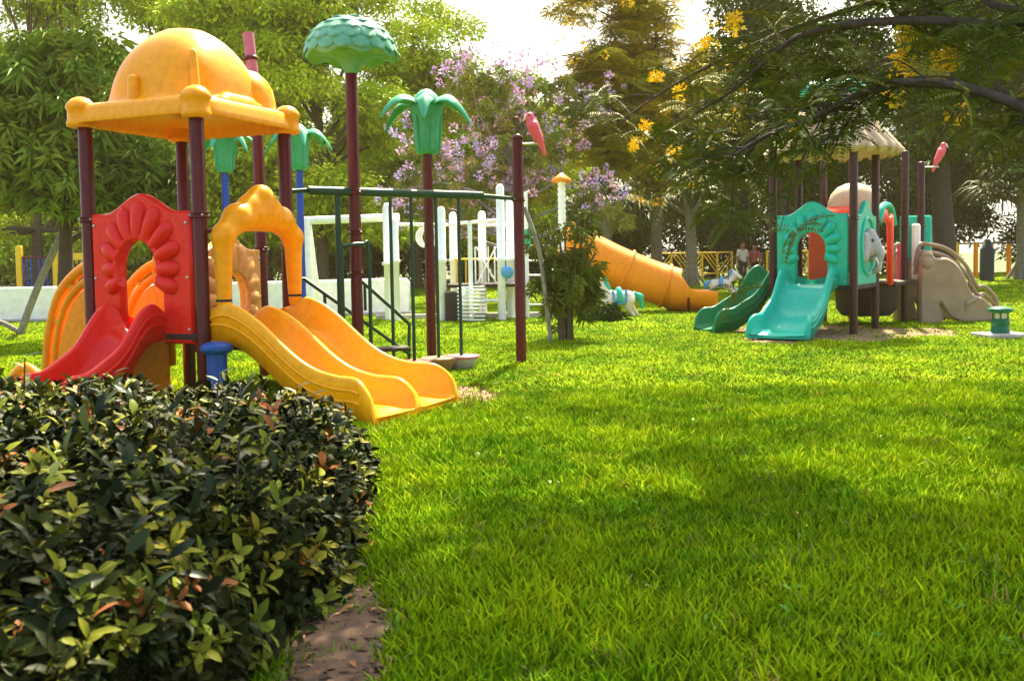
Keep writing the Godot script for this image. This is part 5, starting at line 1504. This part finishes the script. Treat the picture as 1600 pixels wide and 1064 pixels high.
		for k in 6:
			var a := k * 1.05
			part(o, "prop_root", barm(Vector3(cos(a) * 0.6, 0, sin(a) * 0.6), Vector3(0, 0.9, 0), 0.05, 6), M.grey_bark)
			var e := Vector3(cos(a) * 1.1, s[2] + 0.4 + 0.3 * (k % 3), sin(a) * 1.1)
			part(o, "limb", barm(Vector3(0, s[2] - 0.3, 0), e, 0.08, 7), M.grey_bark)
			for j in 4:
				st.append(xf(e + rdir() * 0.5, Vector3(rng.randfn() * 0.2, rng.randf() * TAU, rng.randfn() * 0.2), Vector3.ONE * rng.randf_range(1.2, 1.9)))
				sc.append(tint(Color(0.07, 0.085, 0.02), 0.3))
		many(o, "crown", leaf_mesh.strap0, M.leaf, st, sc)
	# far screen of trees that closes the park
	var far := [[-30, 52, 11], [-24, 50, 12], [-18, 52, 12], [-12.5, 50, 10.5], [-7.5, 52, 9.5], [-2.6, 50, 11.0], [1.8, 52, 9.8], [6.2, 50, 10.5], [11, 53, 12], [16.5, 51, 13], [22, 53, 13.5], [28, 51, 13], [34, 55, 13]]
	var words := ["first", "second", "third", "fourth", "fifth", "sixth", "seventh", "eighth", "ninth", "tenth", "eleventh", "twelfth", "thirteenth"]
	for i in far.size():
		var b: Array = far[i]
		tree("boundary_tree", "far boundary tree, %s from the left in the row closing the park" % words[i], V(b[0], 0, b[1]), 0.25, 0.22, blobs(Vector3(0, b[2] * 0.5, 0), Vector3(3.0, b[2] * 0.44, 2.4), 26, 1.5), "broad", 2.3, Color(0.07, 0.09, 0.014).lerp(Color(0.2, 0.24, 0.014), clampf(1.0 - i / 8.0, 0, 1)), Color(0.15, 0.18, 0.02).lerp(Color(0.3, 0.34, 0.02), clampf(1.0 - i / 8.0, 0, 1)), "dark_bark", 1.7, "trees closing the far side of the park")
	var u := thing("undergrowth", "dark leafy undergrowth along the far side of the park", "undergrowth")
	u.set_meta("kind", "stuff")
	var ucl := []
	for i in 230: ucl.append([V(-36 + 0.37 * i + rng.randfn() * 0.4, rng.randf_range(0.5, 3.0 if i < 110 else 6.5), (55 if i < 110 else 50) + rng.randfn() * 1.2), Vector3(1.2, 1.1, 0.8) * rng.randf_range(0.7, 1.2)])
	foliage(u, "leaf_mass", scatter(ucl, "broad", 4.2, Color(0.03, 0.045, 0.012), Color(0.06, 0.08, 0.018), 1.5), "broad", M.leaf)

func _ready() -> void:
	rng.seed = 20240611
	# camera: 34 mm lens on full frame, held 1.3 m above the lawn, tilted a little down and turned by a degree
	var cam := Camera3D.new()
	cam.name = "camera"
	cam.position = Vector3(0, 1.3, 0)
	cam.basis = Basis(Vector3.RIGHT, deg_to_rad(-3.0)) * Basis(Vector3.BACK, deg_to_rad(-1.0))
	var att := CameraAttributesPhysical.new()
	att.frustum_focal_length = 34.3
	att.frustum_near = 0.1
	att.frustum_far = 600.0
	att.frustum_focus_distance = 8.5
	att.exposure_aperture = 5.0
	cam.attributes = att
	cam.projection = Camera3D.PROJECTION_FRUSTUM
	cam.near = 0.1
	cam.far = 600.0
	cam.size = 0.1 * 1064.0 / 1520.0
	cam.frustum_offset = Vector2(0, -0.00344)
	cam.current = true
	add_child(cam)
	var we := WorldEnvironment.new()
	we.name = "world"
	var e := Environment.new()
	e.background_mode = Environment.BG_SKY
	var sky := Sky.new()
	var sm := ProceduralSkyMaterial.new()
	sm.sky_top_color = Color(0.4, 0.5, 0.64)
	sm.sky_horizon_color = Color(0.74, 0.73, 0.68)
	sm.sky_curve = 0.25
	sm.ground_bottom_color = Color(0.2, 0.22, 0.12)
	sm.ground_horizon_color = Color(0.6, 0.6, 0.45)
	sm.sun_angle_max = 62.0
	sm.sun_curve = 0.8
	sky.sky_material = sm
	e.sky = sky
	e.tonemap_mode = Environment.TONE_MAPPER_LINEAR
	e.tonemap_exposure = 4.4
	e.fog_enabled = true
	e.fog_density = 0.0006
	e.fog_light_color = Color(1.0, 0.92, 0.7)
	e.sdfgi_enabled = true
	e.ssao_enabled = true
	e.ssil_enabled = true
	we.environment = e
	add_child(we)
	var sun := DirectionalLight3D.new()
	sun.name = "sun"
	sun.light_energy = 1.6
	sun.light_color = Color(1.0, 0.95, 0.82)
	sun.light_angular_distance = 0.5
	sun.shadow_enabled = true
	var to_sun := Vector3(sin(deg_to_rad(14.0)) * cos(deg_to_rad(52.0)), sin(deg_to_rad(52.0)), -cos(deg_to_rad(14.0)) * cos(deg_to_rad(52.0)))
	sun.basis = Basis.looking_at(-to_sun)
	add_child(sun)

	materials()
	make_foliage()
	bare = [patch(Vector2(-0.58, -8.85), Vector2(0.6, 0.8), 0.3, 1.0), patch(Vector2(5.0, -15.1), Vector2(2.1, 1.9), 0.2, 2.0), patch(Vector2(-0.6, -3.2), Vector2(0.22, 0.75), -0.12, 4.0), patch(Vector2(3.75, -13.75), Vector2(0.6, 0.35), 0.3, 3.0)]
	lawn()
	var k := 0
	for b in bare:
		sheet("bare_soil", b, 0.005 + 0.004 * k, M.dark_soil if k == 2 else M.soil)
		k += 1
	litter()
	weeds()
	wood()
	front_tower()
	step_walk()
	right_tower()
	far_equipment()
	slim_bush()
	hedge()
	overhang()
